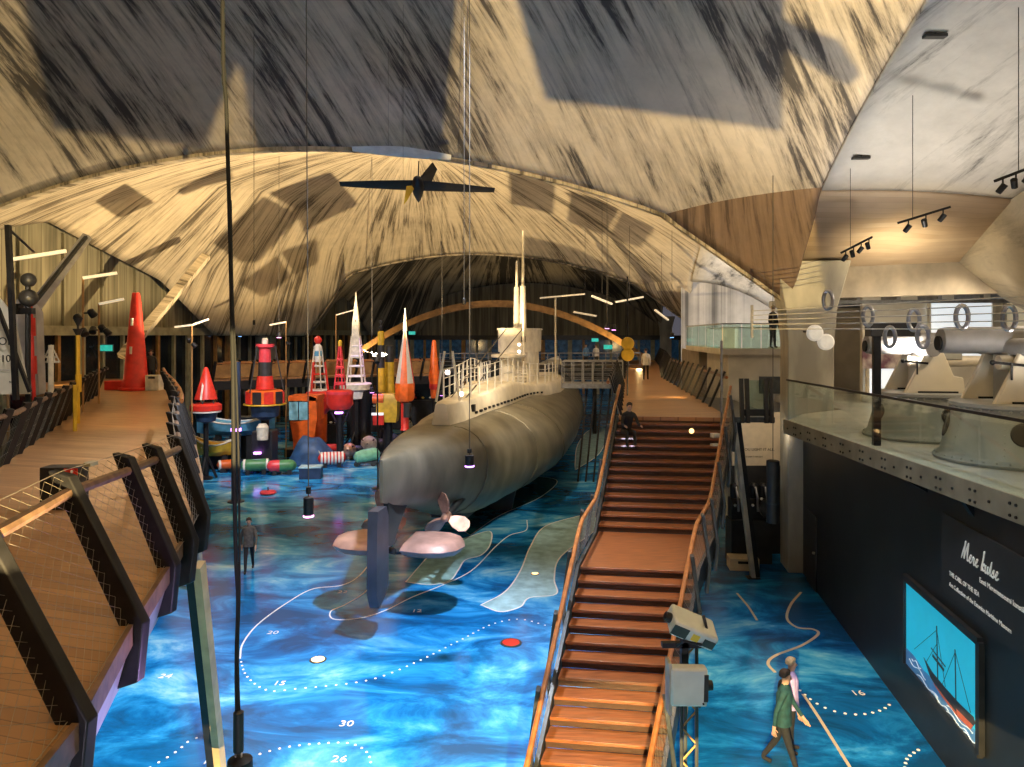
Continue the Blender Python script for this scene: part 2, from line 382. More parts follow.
def lettering(name, s, mat, parent, origin, xdir, ydir, size, depth=.006, shear=0., align='LEFT', spacing=1.):
    cu = bpy.data.curves.new(name, 'FONT'); cu.body = s; cu.size = size; cu.extrude = depth/2; cu.shear = shear
    cu.align_x = align; cu.space_character = spacing; cu.resolution_u = 3
    t = bpy.data.objects.new(name, cu); COL.objects.link(t)
    me = bpy.data.meshes.new_from_object(t.evaluated_get(bpy.context.evaluated_depsgraph_get()))
    bpy.data.objects.remove(t); me.name = name
    x = Vector(xdir).normalized(); y = Vector(ydir).normalized(); z = x.cross(y)
    mw = Matrix.Translation(origin) @ Matrix((x, y, z)).transposed().to_4x4()
    if parent: mw = parent_matrix(parent).inverted() @ mw
    me.transform(mw); me.materials.clear(); me.materials.append(M[mat])
    o = bpy.data.objects.new(name, me); COL.objects.link(o)
    if parent: o.parent = parent
    return o
def lerp(a, b, t): return a + (b-a)*t
def curve_pts(ctrl, n=8):
    """Catmull-Rom through the control points"""
    P = [Vector(c) for c in ctrl]; P = [P[0]*2-P[1]] + P + [P[-1]*2-P[-2]]; out = []
    for i in range(1, len(P)-2):
        for k in range(n):
            t = k/n; a, b, c, d = P[i-1:i+3]
            out.append(.5*((2*b) + (c-a)*t + (2*a-5*b+4*c-d)*t*t + (3*b-a-3*c+d)*t**3))
    return out + [P[-2]]

# ------------------------------------------------------------------ camera and render view
cd = bpy.data.cameras.new('camera'); cam = bpy.data.objects.new('camera', cd); COL.objects.link(cam)
cam.location = (0, 0, CZ); cam.rotation_euler = (pi/2, 0, 0)
cd.sensor_width = 36; cd.lens = F/1024*36; cd.shift_y = -(383.5-HY)/1024; cd.clip_end = 400; cd.clip_start = .05
S.camera = cam
S.view_settings.view_transform = 'Standard'; S.view_settings.look = 'None'
S.view_settings.gamma = 1; S.view_settings.use_curve_mapping = False
S.view_settings.exposure = 0.0

# ------------------------------------------------------------------ the hall: floor, shells, columns, walls
f = MB(); f.add([(-60, -30, 0), (50, -30, 0), (50, 130, 0), (-60, 130, 0)], [(0, 1, 2, 3)])
f.add([(-60, -30, -.3), (50, -30, -.3), (50, 130, -.3), (-60, 130, -.3)], [(3, 2, 1, 0)])
struct(f.build('floor', 'sea_floor'))

ZE, AR, ZFOOT = 10.1, 4.6, 8.9
def dome_z(u, v, k=0):
    z = ZE + AR*(1-u*u) + AR*(1-v*v)
    if u < 0 and (k >= 1 and (k == 2 or v > -.45)):                                       # the shell comes down lower and steeper at the outer corners
        dt = 18*(1-v) if k == 1 else 18*(1-abs(v))
        return max(7.75, min(z, 2.8 + 18*(1+u)*1.4 + dt*.55, 7.6 + 18*(1+u)*.9 + dt*.245))
    q = ((1-abs(u)) + (1-abs(v)))/.2222
    if q <= 1: return ZFOOT + (11.85-ZFOOT)*q
    return z
def dome(k, mat):
    """thin square concrete shell, 36 m a side, cut off with a flat facet at each corner column"""
    n = 90; b = MB(); vs = []
    for i in range(n+1):
        for j in range(n+1):
            u, v = -1+2*i/n, -1+2*j/n
            vs.append(ax(-18+18*u, -18+36*k+18*v, dome_z(u, v, k)))
    facets = []; smooth = []
    for i in range(n):
        for j in range(n):
            a, bb, c, d = i*(n+1)+j, (i+1)*(n+1)+j, (i+1)*(n+1)+j+1, i*(n+1)+j+1
            same = (i < n/2) == (j < n/2)
            tris = ((a, bb, d), (bb, c, d)) if same else ((a, bb, c), (a, c, d))
            for t in tris:
                u = sum(-1+2*(x//(n+1))/n for x in t)/3; v = sum(-1+2*(x % (n+1))/n for x in t)/3
                (facets if (u > 0 or k == 0) and (1-abs(u))+(1-abs(v)) < .2222 else smooth).append(t)
    b.v = vs
    b.f = [list(t) for t in smooth+facets]; b.m = [0]*len(smooth)+[1]*len(facets)
    me = bpy.data.meshes.new('ceiling'); me.from_pydata(b.v, [], b.f)
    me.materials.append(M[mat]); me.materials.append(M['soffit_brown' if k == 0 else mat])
    me.polygons.foreach_set('material_index', b.m)
    me.polygons.foreach_set('use_smooth', [True]*len(b.f))
    bm = bmesh.new(); bm.from_mesh(me)
    for e in bm.edges:
        fs = e.link_faces
        if len(fs) == 2 and fs[0].material_index != fs[1].material_index: e.smooth = False
    bm.to_mesh(me); bm.free()
    o = bpy.data.objects.new('ceiling', me); COL.objects.link(o)
    s = o.modifiers.new('thickness', 'SOLIDIFY'); s.thickness = .22; s.offset = 1
    return struct(o)
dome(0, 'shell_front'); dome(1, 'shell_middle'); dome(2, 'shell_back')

# edge ribs under the two arches between the shells
for k, mt in ((0, 'shell_middle'), (1, 'shell_back')):
    b = MB(); secs = []
    for i in range(61):
        u = -1+2*i/60; z = dome_z(u, 1, k)
        secs.append([ax(-18+18*u, 36*k+dt, z+dz) for dt, dz in ((.0, -.12), (.35, -.12), (.35, .3), (.0, .3))])
    b.loft(secs); struct(b.build('ceiling_rib', mt))
# columns
for k in range(-1, 3):
    for s in (0, -36):
        if s and k != 1 and k != 2: continue
        b = MB(); c = ax(s+(.62 if s == 0 else -.45), 36*k+.25)
        b.loft([[c + PV*x*w + AV*y*w + Vector((0, 0, z)) for x, y in ((-.72, -.6), (.72, -.6), (.72, .6), (-.72, .6))]
                for z, w in (((0, 1.), (7.6, 1.), (8.7, 1.12), (10.2, 1.6)) if s == 0 else ((0, 1), (7.7, 1)))])
        struct(b.build('column', 'column', bevel=.03))
# side bays to the right: half vaults carried on from the shell edge, eaves beam and outer wall
def edge_arch(t):                                  # t measured from the middle column towards the camera, 0..36
    v = 1 - t/18; return ZE + AR*(1-v*v)
for k in (0, 1, 2):
    b = MB(); n = 40; W = 5.0 if k == 0 else 9.
    ts = [4+ (32-4)*i/n for i in range(n+1)]
    secs = [[ax(s, 36*k-t, edge_arch(t)-.015*s*s*(1 if k == 0 else 4)) for s in [W*j/8 for j in range(9)]] for t in ts]
    b.loft(secs, close=False, caps=False)
    o = struct(b.build('ceiling_side', 'shell_side' if k < 2 else 'shell_back'))
    m = o.modifiers.new('thickness', 'SOLIDIFY'); m.thickness = .2; m.offset = 0
    if k: continue
    b = MB()                                        # sloping soffit between the vault and the eaves beam
    b.loft([[ax(0, 36*k, 10.1), ax(0, 36*k-4, 11.85)], [ax(2.6, 36*k, 10.16), ax(2.4, 36*k-4, 11.75)], [ax(5.3, 36*k, 10.25), ax(4.9, 36*k-4, 11.48)]], close=False, caps=False)
    o = struct(b.build('ceiling_soffit', 'soffit_pale')); m = o.modifiers.new('thickness', 'SOLIDIFY'); m.thickness = .2; m.offset = 0
# flared foot of the next side column
b = MB(); secs = []
for i in range(13):
    t = 12*i/12
    top = ax(4.9+.22*t, -4-.9*t, 11.48 + (edge_arch(4+.9*t)-edge_arch(4))*.97)
    if i == 0: row = [ax(5.3, 0, 10.25), ax(6.6, .3, 9.3), ax(8.2, .6, 8.4)]
    row_bot = ax(8.3+.04*t, -.2*t+.6, 8.4-.0*t)
    secs.append([lerp(top, row_bot, q) + Vector((0, 0, -1.1*sin(pi*q)*(1-.5*i/12))) - AV*(.9*sin(pi*q)) for q in [j/8 for j in range(9)]])
secs.insert(0, [lerp(ax(5.3, 0, 10.25), ax(8.3, .7, 8.4), q) + Vector((0, 0, -.25*sin(pi*q))) for q in [j/8 for j in range(9)]])
b.loft(secs, close=False, caps=False)
o = struct(b.build('ceiling_flare', 'pendentive')); m = o.modifiers.new('thickness', 'SOLIDIFY'); m.thickness = .2; m.offset = 0
b = MB(); b.loft([[ax(8.2, .6, 9.4), ax(14, .6, 9.4)], [ax(8.2, .6, 14), ax(14, .6, 14)]], close=False, caps=False)
b.bar(ax(9.2, .9, 0), ax(9.2, .9, 9), 1.4, 1.2, AV); struct(b.build('column', 'column'))
# eaves beam over the gun gallery, with the stained face
b = MB(); b.bar(ax(.9, .3, 9.58), ax(9.5, .3, 9.75), .5, 1.1); struct(b.build('beam', 'beam_concrete'))
b = MB()
for q in range(7): b.bar(ax(1.2+1.3*q, 1., 9.15), ax(1.2+1.3*q, 9., 9.15), .12, .3)
for q in range(3): b.bar(ax(1., 1.5+2.2*q, 8.95), ax(10.5, 1.5+2.2*q, 8.95), .1, .12)
struct(b.build('ceiling_joists', 'grey_steel'))
# outer walls
def wall(name, pts, mat, h0, h1, thick=.25):
    b = MB()
    for a, c in zip(pts, pts[1:]):
        d = (c-a).normalized(); nrm = Vector((-d.y, d.x, 0))
        b.prism([a+Vector((0, 0, h0)), c+Vector((0, 0, h0)), c+Vector((0, 0, h1)), a+Vector((0, 0, h1))], nrm*thick)
    return struct(b.build(name, mat))
wall('wall_right', [ax(11, -42), ax(11, 9)], 'wall_plaster', 0, 15)
wall('wall_right', [ax(9, 9), ax(9, 74)], 'wall_plaster', 0, 15)
wall('wall_right', [ax(2.0, 9), ax(11, 9)], 'wall_plaster', 0, 10.5)
wall('wall_back', [ax(-40, -45), ax(14, -45)], 'wall_plaster', 0, 16)
wall('wall_bay', [ax(9, 33.4), ax(-.7, 33.4)], 'shell_side', 0, 14.5)
# left wall: upright concrete boards above, dark glazing with orange and green posts below
LW = -37.2
b = MB()
for k in (-1, 0, 1, 2):
    top = []
    for i in range(25):
        v = -1+2*i/24; top.append(ax(LW, -18+36*k+18*v, ZE+AR*(1-v*v)+.6))
    bot = [Vector((p.x, p.y, 8.3)) for p in top]
    b.loft([[p, q, q-PV*.3, p-PV*.3] for p, q in zip(bot, top)])
struct(b.build('wall_left', 'wall_boards'))
b = MB()
for i in range(70):
    t = -40+i*1.6
    if i % 2: b.bar(ax(LW+.12, t, 8.3), ax(LW+.12, t, 8.3+max(.5, 2.0+AR*(1-((t+18-36*math.floor((t+36)/36))/18)**2)-.9)), .12, .16, PV)
struct(b.build('trim_2', 'wall_boards'))
b = MB(); b.bar(ax(LW+.25, -44, 8.05), ax(LW+.25, 74, 8.05), .5, .55); struct(b.build('trim_1', 'post_green'))
b = MB(); b.prism([ax(LW, -44, 0), ax(LW, 74, 0), ax(LW, 74, 8), ax(LW, -44, 8)], -PV*.1); struct(b.build('window_1', 'dark_glass'))
for i in range(44):
    t = -8 + i*1.85
    b = MB(); b.bar(ax(LW+.12, t, 0), ax(LW+.12, t, 7.8), .22 if i % 3 else .5, .2, PV)
    struct(b.build('window_post', 'mullion_orange' if (i*7) % 5 in (0, 2) else 'post_green'))
# end wall: boards under the arch, night windows below
b = MB(); top = [ax(-18+18*(-1+2*i/36), 72.6, ZE+AR*(1-(-1+2*i/36)**2)+.7) for i in range(37)]
bot = [Vector((p.x, p.y, 7.5)) for p in top]
b.loft([[p, q, q+AV*.3, p+AV*.3] for p, q in zip(bot, top)]); struct(b.build('wall_end', 'end_boards'))
b = MB(); b.prism([ax(-37, 72.9, 0), ax(9.5, 72.9, 0), ax(9.5, 72.9, 7.6), ax(-37, 72.9, 7.6)], AV*.1); struct(b.build('window_2', 'night_window'))
for i in range(26):
    b = MB(); b.bar(ax(-37+i*1.8, 72.7, 0), ax(-37+i*1.8, 72.7, 7.6), .3 if i % 2 else .55, .2, AV); struct(b.build('window_post', 'post_green' if i % 3 else 'mullion_orange'))
b = MB(); b.bar(ax(-37, 72.4, 7.45), ax(9.5, 72.4, 7.45), .5, .6); b.bar(ax(-37, 72.5, 3.2), ax(9.5, 72.5, 3.2), .3, 2.6)
struct(b.build('trim_3', 'black_paint'))
# arched rib that stands free in the far hall
b = MB(); secs = []
for i in range(41):
    u = -1+2*i/40; s = -17.2+15.5*u; z = 4.6+6.2*(1-u*u)
    secs.append([ax(s, 44+dt, z+dz) for dt, dz in ((0, -.32), (.5, -.32), (.5, .32), (0, .32))])
b.loft(secs); o = b.build('arched_beam', 'mullion_orange'); tag(o, 'dark brown arched beam spanning the far hall behind the conning tower', 'beam')
# ------------------------------------------------------------------ the submarine
S0 = Vector((-3.45, 19.5, 0))
def sp(s, o, z):                                   # s metres from the stern, o to starboard, height z
    v = S0 + AV*s + PV*o; return Vector((v.x, v.y, z))
def interp(tab, s):
    for a, b in zip(tab, tab[1:]):
        if s <= b[0]:
            q = (s-a[0])/(b[0]-a[0]); q = q*q*(3-2*q)*.4+q*.6
            return [x+(y-x)*q for x, y in zip(a, b)]
    return tab[-1]
#        s    half-breadth, keel z, top z, z of greatest breadth, deck half-width
HULL = [(0, .05, 3.38, 4.50, 4.1, .03), (1.2, .50, 3.0, 4.55, 4.0, .22), (3, 1.0, 2.55, 4.60, 3.75, .40), (5, 1.5, 2.0, 4.62, 3.5, .52),
        (7, 1.85, 1.35, 4.62, 3.3, .60), (9, 2.15, .95, 4.62, 3.1, .65), (11, 2.55, .82, 4.62, 2.85, .7), (13.5, 3.25, .8, 4.60, 2.55, .75), (17, 3.75, .8, 4.55, 2.4, .8),
        (24, 3.95, .8, 4.5, 2.35, .85), (34, 3.85, .8, 4.5, 2.35, .85), (42, 3.3, .85, 4.6, 2.5, .8), (50, 1.9, 1.0, 4.9, 3.0, .6), (56, .8, 1.4, 5.2, 3.6, .3), (59.5, .12, 2.6, 5.4, 4.2, .08)]
def hull_z(s, o):
    _, hb, zk, zt, zm, dk = interp(HULL, s)
    if o <= dk: return zt
    c = max(0, min(1, (o-dk)/max(.01, hb-dk)))**(1/1.05)
    return zm+(zt-zm)*sqrt(max(0, 1-c*c))**.92
sub = thing('submarine', sp(28, 0, .8), 'grey-green submarine on cradles above the blue floor', 'submarine', rz=-.14)
b = MB(); secs = []
NS = 64
for i in range(NS+1):
    s = 59.5*(i/NS)**1.25
    _, hb, zk, zt, zm, dk = interp(HULL, s)
    row = []
    for k in range(13):                              # starboard: keel up to the deck edge
        a = -pi/2 + pi*k/12
        if a < 0: y = hb*abs(cos(a))**.85; z = zm + (zm-zk)*(-(abs(sin(a))**1.0))
        else: y = dk + (hb-dk)*abs(cos(a))**1.05; z = zm + (zt-zm)*abs(sin(a))**.92
        row.append((y if a > -pi/2+.01 else .04, z))
    sec = [sp(s, y, z) for y, z in row] + [sp(s, -y, z) for y, z in row[::-1]]
    secs.append(sec)
b.loft(secs); hull = b.build('hull', 'hull_green', sub, sharp=60)
# dark band along the keel
b = MB(); secs = []
for i in range(40):
    s = 7.5+50*i/39; _, hb, zk, zt, zm, dk = interp(HULL, s); w = min(.55, hb*.3)
    secs.append([sp(s, o, z) for o, z in ((-w, zk+.12), (-w, zk-.12), (w, zk-.12), (w, zk+.12))])
b.loft(secs); b.build('keel', 'hull_dark', sub)
# weld seams: two thin lines round the stern
for s in (6.3, 12.2, 16.4):
    _, hb, zk, zt, zm, dk = interp(HULL, s); pts = []
    for k in range(13):
        a = -pi/2+pi*k/12
        if a < 0: y = hb*abs(cos(a))**.85; z = zm-(zm-zk)*abs(sin(a))
        else: y = dk+(hb-dk)*abs(cos(a))**1.05; z = zm+(zt-zm)*abs(sin(a))**.92
        pts.append(sp(s, y+.01, z))
    b = MB(); b.tube(pts, .022, 5); b.build('weld_seam', 'hull_green', hull)
# casing: the pale free-flooding deck structure
CAS = [(6.7, .22, 4.55, 5.38), (8, .5, 4.45, 5.36), (11, .72, 4.35, 5.34), (14, .95, 4.3, 5.42), (17, 1.15, 4.3, 5.55), (20, 1.3, 4.2, 5.3), (22, 1.55, 4.0, 5.1), (25, 2.2, 3.75, 4.95), (29, 2.5, 3.7, 4.95), (33, 2.5, 3.7, 4.9), (35, 2.2, 3.8, 4.9), (38, 1.3, 4.1, 4.95), (46, 1.2, 4.3, 5.1), (54, .8, 4.8, 5.4), (58.5, .2, 5.1, 5.6)]
b = MB(); secs = []
for i in range(81):
    s = 6.7+51.8*i/80; _, w, z0, z1 = interp(CAS, s)
    h = z1-z0
    prof = [(w+.12, z0), (w+.05, z0+h*.5), (w, z1-.18), (w-.08*min(1, w), z1-.05), (max(w-.22, w*.4), z1)]
    secs.append([sp(s, y, z) for y, z in prof] + [sp(s, -y, z) for y, z in prof[::-1]])
b.loft(secs); casing = b.build('casing', 'casing_beige', sub, sharp=40)
# row of drain holes along the foot of the casing
for i in range(20):
    s = 9.6+i*.72; _, w, z0, z1 = interp(CAS, s)
    z = max(z0, hull_z(s, w+.12))+.16
    b = MB(); b.box(sp(s, w+.10, z), (.10, .30 if i % 3 else .2, .09), rz=-.14); b.build('drain_hole', 'hole_black', casing)
b = MB(); b.box(sp(9.3, .66, 4.98), (.12, .34, .26), rz=-.14); b.build('mooring_port', 'hole_black', casing)
# rudder, skeg, shafts, propellers and stern planes
b = MB(); rz_ = [(.0, .80), (.62, .98), (.80, 1.3), (.80, 2.2), (.78, 3.0), (.62, 3.28), (-.12, 3.30), (-.2, 2.2), (-.2, 1.2)]
b.loft([[sp(s-.55, o, z) for s, z in rz_] for o in (-.13, -.06, .06, .13)]); b.build('rudder', 'rudder_paint', sub, sharp=50)
b = MB(); b.loft([[sp(.42, o*w, z) for o in (-.6, -.2, .2, .6)] + [sp(s1, o*w*2.2, z) for o in (1, .4, -.4, -1)]
                  for z, w, s1 in ((2.1, .07, .62), (2.55, .09, 1.0), (3.3, .12, 2.2))]); b.build('skeg', 'hull_dark', sub)
for sg in (1, -1):
    b = MB(); b.tube([sp(3.3, sg*1.0, 2.25), sp(7.5, sg*1.05, 2.45)], [.10, .17], 10); b.build('propeller_shaft', 'hull_dark', sub)
    b = MB(); b.bar(sp(3.6, sg*1.0, 2.25), sp(4.0, sg*.4, 2.9), .07, .3); b.build('shaft_bracket', 'hull_dark', sub)
    b = MB(); ctr = sp(3.2, sg*1.0, 2.25)
    b.lathe([(.02, -.26), (.11, -.2), (.15, 0), (.15, .2)], 12, ctr, aim(AV)); pr = b.build('propeller', 'bronze', sub)
    for k in range(3):
        q = radians(90+120*k+10); rad = PV*cos(q)+Vector((0, 0, 1))*sin(q); tan = PV*-sin(q)+Vector((0, 0, 1))*cos(q); ch = (tan*.8+AV*.6).normalized(); nn = rad.cross(ch)
        out = [(.10, -.08), (.28, -.20), (.52, -.26), (.72, -.17), (.78, 0), (.72, .17), (.52, .24), (.28, .17), (.10, .08)]
        b = MB(); b.loft([[ctr+rad*r+ch*c+nn*(e*(1-r)*.05) for r, c in out] for e in (-1, 1)]); b.build('blade', 'bronze', pr)
    pl = [(.22, .9), (.9, .75), (1.45, .85), (1.8, 1.15), (1.92, 1.6), (1.8, 2.1), (1.4, 2.45), (.8, 2.55), (.22, 2.4)]
    cx_, cy_ = .9, 1.7
    b = MB(); b.loft([[sp(cy_+(y-cy_)*w_, sg*(cx_+(x-cx_)*w_), 1.86+e) for x, y in pl] for e, w_ in ((-.24, .55), (-.17, .86), (0, 1.), (.16, .88), (.23, .58))])
    b.build('stern_plane', 'plane_paint', sub, sharp=60)
    b = MB(); b.tube([sp(1.2, 0, 1.75), sp(1.8, sg*.6, 1.64)], .09, 8); b.build('plane_stock', 'hull_dark', sub)
# conning tower
TW = sp(27.5, 0, 0)
def oval(s0, s1, w, z, n=28, p=.8):
    cs, hs = (s0+s1)/2, (s1-s0)/2; r = []
    for k in range(n):
        q = 2*pi*k/n; r.append(sp(cs+hs*math.copysign(abs(cos(q))**p, cos(q)), w*math.copysign(abs(sin(q))**p, sin(q)), z))
    return r
b = MB(); b.loft([oval(25, 31.5, 1.18, 4.9), oval(25.1, 31.4, 1.15, 6.6), oval(25.2, 31.3, 1.14, 6.75)]); b.loft([oval(25.6, 31.0, 1.30, 6.75), oval(25.6, 31.2, 1.32, 8.15)]); tower = b.build('conning_tower', 'tower_paint', sub)
b = MB(); b.loft([oval(25.5, 31.3, 1.38, 8.12), oval(25.5, 31.3, 1.38, 8.22)]); b.build('bridge_rim', 'tower_paint', tower)
b = MB(); b.loft([oval(21.6, 25.3, .95, 6.55), oval(21.6, 25.3, .95, 6.68)]); b.build('gun_platform', 'tower_paint', tower)
b = MB(); b.tube([sp(23, 0, 4.9), sp(23, 0, 6.6)], [.55, .42], 14); b.build('gun_pedestal', 'tower_paint', tower)
b = MB(); b.box(sp(25.72, .5, 7.55), (.34, .1, .34), rz=-.14); b.build('tower_window', 'hole_black', tower)
for o, s in ((-.25, 28.6), (.28, 27.6)):
    b = MB(); b.tube([sp(s, o, 8.1), sp(s, o, 9.4), sp(s, o, 10.9)], [.22, .20, .17], 12); b.tube([sp(s, o, 10.9), sp(s, o, 12.6 if o < 0 else 14.4)], [.09, .06], 8); b.build('periscope', 'tower_paint', tower)
b = MB(); b.tube([sp(24.2, .75, 5.0), sp(24.2, .75, 9.7)], .07, 8); b.build('mast', 'casing_beige', sub)
b = MB(); b.tube([sp(33, 1.9, 4.9), sp(33, 1.9, 10.4)], .06, 8); b.build('mast', 'casing_beige', sub)
for o in (-.5, .5):
    b = MB(); b.tube([sp(9.4, o*.6, 5.3), sp(25.8, o, 8.2)], .03, 6); b.build('jumping_wire', 'wire_thin', sub)
for o, s in ((-.42, 7.7), (.42, 7.9)):
    b = MB(); b.tube([sp(s, o, 5.35), sp(s+.1, o*.3, 7.2)], .05, 6); b.build('stern_bracket', 'casing_beige', sub)
# deck railing: stanchions and wires along both edges
for sg in (1, -1):
    for j in range(17):
        s = 8.6+j*1.35; _, w, z0, z1 = interp(CAS, s); o = sg*max(.35, w-.22)
        if 25 < s < 31.5 and sg > 0 and False: continue
        b = MB(); b.tube([sp(s, o, z1-.05), sp(s, o, z1+1.15)], .035, 6); b.build('stanchion', 'white_paint', sub)
    for h in (.45, .8, 1.13):
        b = MB(); b.tube([sp(s, sg*max(.35, interp(CAS, s)[1]-.22), interp(CAS, s)[3]+h) for s in [8.6+1.35*j for j in range(17)]], .016, 5); b.build('rail_wire', 'white_paint', sub)
b = MB()
for k in range(5): b.bar(sp(22.3+.3*k, 1.25-.06*k, 5.1+.17*k), sp(22.3+.3*k, .55-.06*k, 5.1+.17*k), .28, .05)
for o in (1.25, .5): b.bar(sp(22.1, o, 5.05), sp(23.8, o-.28, 6.0), .06, .12)
b.build('deck_ladder', 'casing_beige', sub)
for s, o, z, m in ((7.3, .1, 6.45, 'white_led'), (8.0, .46, 5.62, 'white_led'), (23.2, .62, 7.25, 'white_led'), (23.2, .62, 6.85, 'white_led')):
    b = MB(); b.ball(sp(s, o, z), .09, 10, 6); b.build('deck_lamp', m, sub)
# cradles carrying the hull
for s in (14, 22, 30, 38, 46):
    c = thing('cradle', sp(s, 0, 0), '', 'cradle', rz=-.14, group='cradles under the submarine')
    c['label'] = 'dark steel cradle standing under the submarine hull'
    for sg in (-1, 1):
        b = MB(); b.prism([sp(s-.2, sg*.5, 0), sp(s-.2, sg*1.5, 0), sp(s-.2, sg*1.7, .92), sp(s-.2, sg*.5, .78)], AV*.4); b.build('support', 'hull_dark', c)
    b = MB(); b.box(sp(s, 0, .22), (2.0, .3, .16), rz=-.14); b.build('crossbeam', 'hull_dark', c)
# ------------------------------------------------------------------ the timber stairs
def line_hit(Dc, left):
    """point of the step line through centre depth Dc with the left or right string line of the stairs"""
    xc = (.443+.254*(Dc-11.5) + 2.22+.393*(Dc-11.2))/2
    x = xc; D = Dc
    for _ in range(30):
        D = Dc - .1414*(x-xc)
        x = .443+.254*(D-11.5) if left else 2.22+.393*(D-11.2)
    return Vector((x, D, 0))
ZT, ZL, RISE = 5.32, 3.0, .1657
TREADS = []                                        # (near depth, far depth, top z)
D_ = 22.4
for i in range(14): TREADS.append((D_-.345*(i+1), D_-.345*i, ZT-RISE*(i+1)))
TREADS[13] = (15.2, TREADS[13][1], ZL)
for i in range(17): TREADS.append((15.2-.345*(i+1), 15.2-.345*i, ZL-RISE*(i+1)))
def z_on_stairs(D):
    if D >= 22.4: return ZT
    if D >= 17.6: return ZL+(D-17.6)/(22.4-17.6)*(ZT-ZL)
    if D >= 15.2: return ZL
    return ZL-(15.2-D)*RISE/.345
st = thing('staircase', (2.2, 15, 0), 'wide timber stairs with a landing going down beside the submarine', 'stairs')
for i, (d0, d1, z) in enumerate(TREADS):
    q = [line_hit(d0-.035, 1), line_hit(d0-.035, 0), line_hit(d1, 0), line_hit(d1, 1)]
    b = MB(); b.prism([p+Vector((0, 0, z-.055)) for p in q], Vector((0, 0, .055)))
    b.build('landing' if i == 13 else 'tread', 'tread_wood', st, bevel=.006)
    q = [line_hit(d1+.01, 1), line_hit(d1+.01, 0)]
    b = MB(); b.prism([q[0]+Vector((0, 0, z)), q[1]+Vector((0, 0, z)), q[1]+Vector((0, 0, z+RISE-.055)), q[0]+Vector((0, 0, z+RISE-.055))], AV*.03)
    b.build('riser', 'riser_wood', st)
SD = [22.5, 20, 17.6, 15.2, 12.5, 9.45]
for left in (1, 0):
    b = MB(); secs = []
    sgn = -1 if left else 1
    for D in SD:
        p = line_hit(D, left); z = z_on_stairs(D)
        secs.append([p+PV*(sgn*.02)+Vector((0, 0, z-.42)), p+PV*(sgn*.09)+Vector((0, 0, z-.42)), p+PV*(sgn*.09)+Vector((0, 0, z+.03)), p+PV*(sgn*.02)+Vector((0, 0, z+.03))])
    b.loft(secs); b.build('stringer', 'dark_steel', st)
    # leaning posts, handrail and wire net of the balustrade
    out = PV*sgn
    for D in (21.8, 20.3, 18.8, 17.3, 15.8, 14.3, 12.9, 11.5, 10.2):
        p = line_hit(D, left); z = z_on_stairs(D)
        foot = p+out*.14+Vector((0, 0, z-.62)); knee = p+out*.20+Vector((0, 0, z-.02)); top = p+out*.06+Vector((0, 0, z+1.02))
        b = MB(); b.bar(foot, knee, .07, .24, AV); b.bar(knee, top, .07, .20, AV); b.build('baluster_post', 'dark_steel', st, bevel=.008)
    hr = [line_hit(D, left)+out*.0+Vector((0, 0, z_on_stairs(D)+.92)) for D in (22.6, 21.5, 20.3, 19, 17.9, 17.3, 16.5, 15.4, 14.9, 14, 13, 12, 11, 10, 9.5)]
    b = MB(); b.tube(hr, .044, 8); b.build('handrail', 'rail_wood', st)
    b = MB(); ds = [22.4-.16*i for i in range(80)]
    def lo(D): return line_hit(D, left)+out*.10+Vector((0, 0, z_on_stairs(D)+.06))
    def hi(D): return line_hit(D, left)+out*.05+Vector((0, 0, z_on_stairs(D)+.88))
    for i in range(0, 76):
        b.tube([lo(ds[i]), hi(ds[i+4])], .004, 3, cap=False); b.tube([hi(ds[i]), lo(ds[i+4])], .004, 3, cap=False)
    b.build('wire_net', 'net_wire', st)
# small step lamp on the upper flight
b = MB(); pl = line_hit(21.2, 0); b.ball(pl-PV*.95+Vector((0, 0, z_on_stairs(21.2)+.32)), .075, 10, 6); b.build('step_lamp', 'warm_led', st)
b = MB(); b.tube([pl-PV*.12+Vector((0, 0, z_on_stairs(21.2)-.2)), pl-PV*.12+Vector((0, 0, z_on_stairs(21.2)+2.9))], .035, 8); b.build('lamp_pole', 'grey_steel', st)
for h in (.2, .5): 
    b = MB(); b.box(pl-PV*.3+Vector((0, 0, z_on_stairs(20.6)+h)), (.22, .16, .12), rz=.4); b.build('spot_head', 'white_paint', st)

# ------------------------------------------------------------------ upper walkway leading on from the stairs
L0, R0 = line_hit(22.4, 1), line_hit(22.4, 0)
WL = [L0, Vector((4.6, 31, 0)), Vector((6.5, 43, 0)), Vector((9.2, 60, 0)), Vector((11.5, 74, 0))]
WR = [R0, Vector((7.5, 31, 0)), Vector((8.75, 43, 0)), Vector((12, 60, 0)), Vector((14.3, 74, 0))]
wk = thing('walkway', (5, 24, 0), 'long timber walkway at the head of the stairs with leaning railings', 'walkway')
def deck(name, Lp, Rp, z, mat, parent, th=.12):
    b = MB(); b.loft([[l+Vector((0, 0, z)), r+Vector((0, 0, z)), r+Vector((0, 0, z-th)), l+Vector((0, 0, z-th))] for l, r in zip(Lp, Rp)])
    return b.build(name, mat, parent)
deck('deck', WL, WR, ZT, 'deck_wood', wk)
for side, sg in ((WL, 1), (WR, -1)):
    b = MB(); b.loft([[p+PV*(sg*.05)+Vector((0, 0, ZT-.13)), p+PV*(sg*.25)+Vector((0, 0, ZT-.13)), p+PV*(sg*.25)+Vector((0, 0, ZT-.6)), p+PV*(sg*.05)+Vector((0, 0, ZT-.6))] for p in side]); b.build('edge_beam', 'dark_steel', wk)
def along(poly, step, off=0.):
    out = []; d = off
    for a, c in zip(poly, poly[1:]):
        ln = (c-a).length
        while d < ln: out.append(lerp(a, c, d/ln)); d += step
        d -= ln
    return out
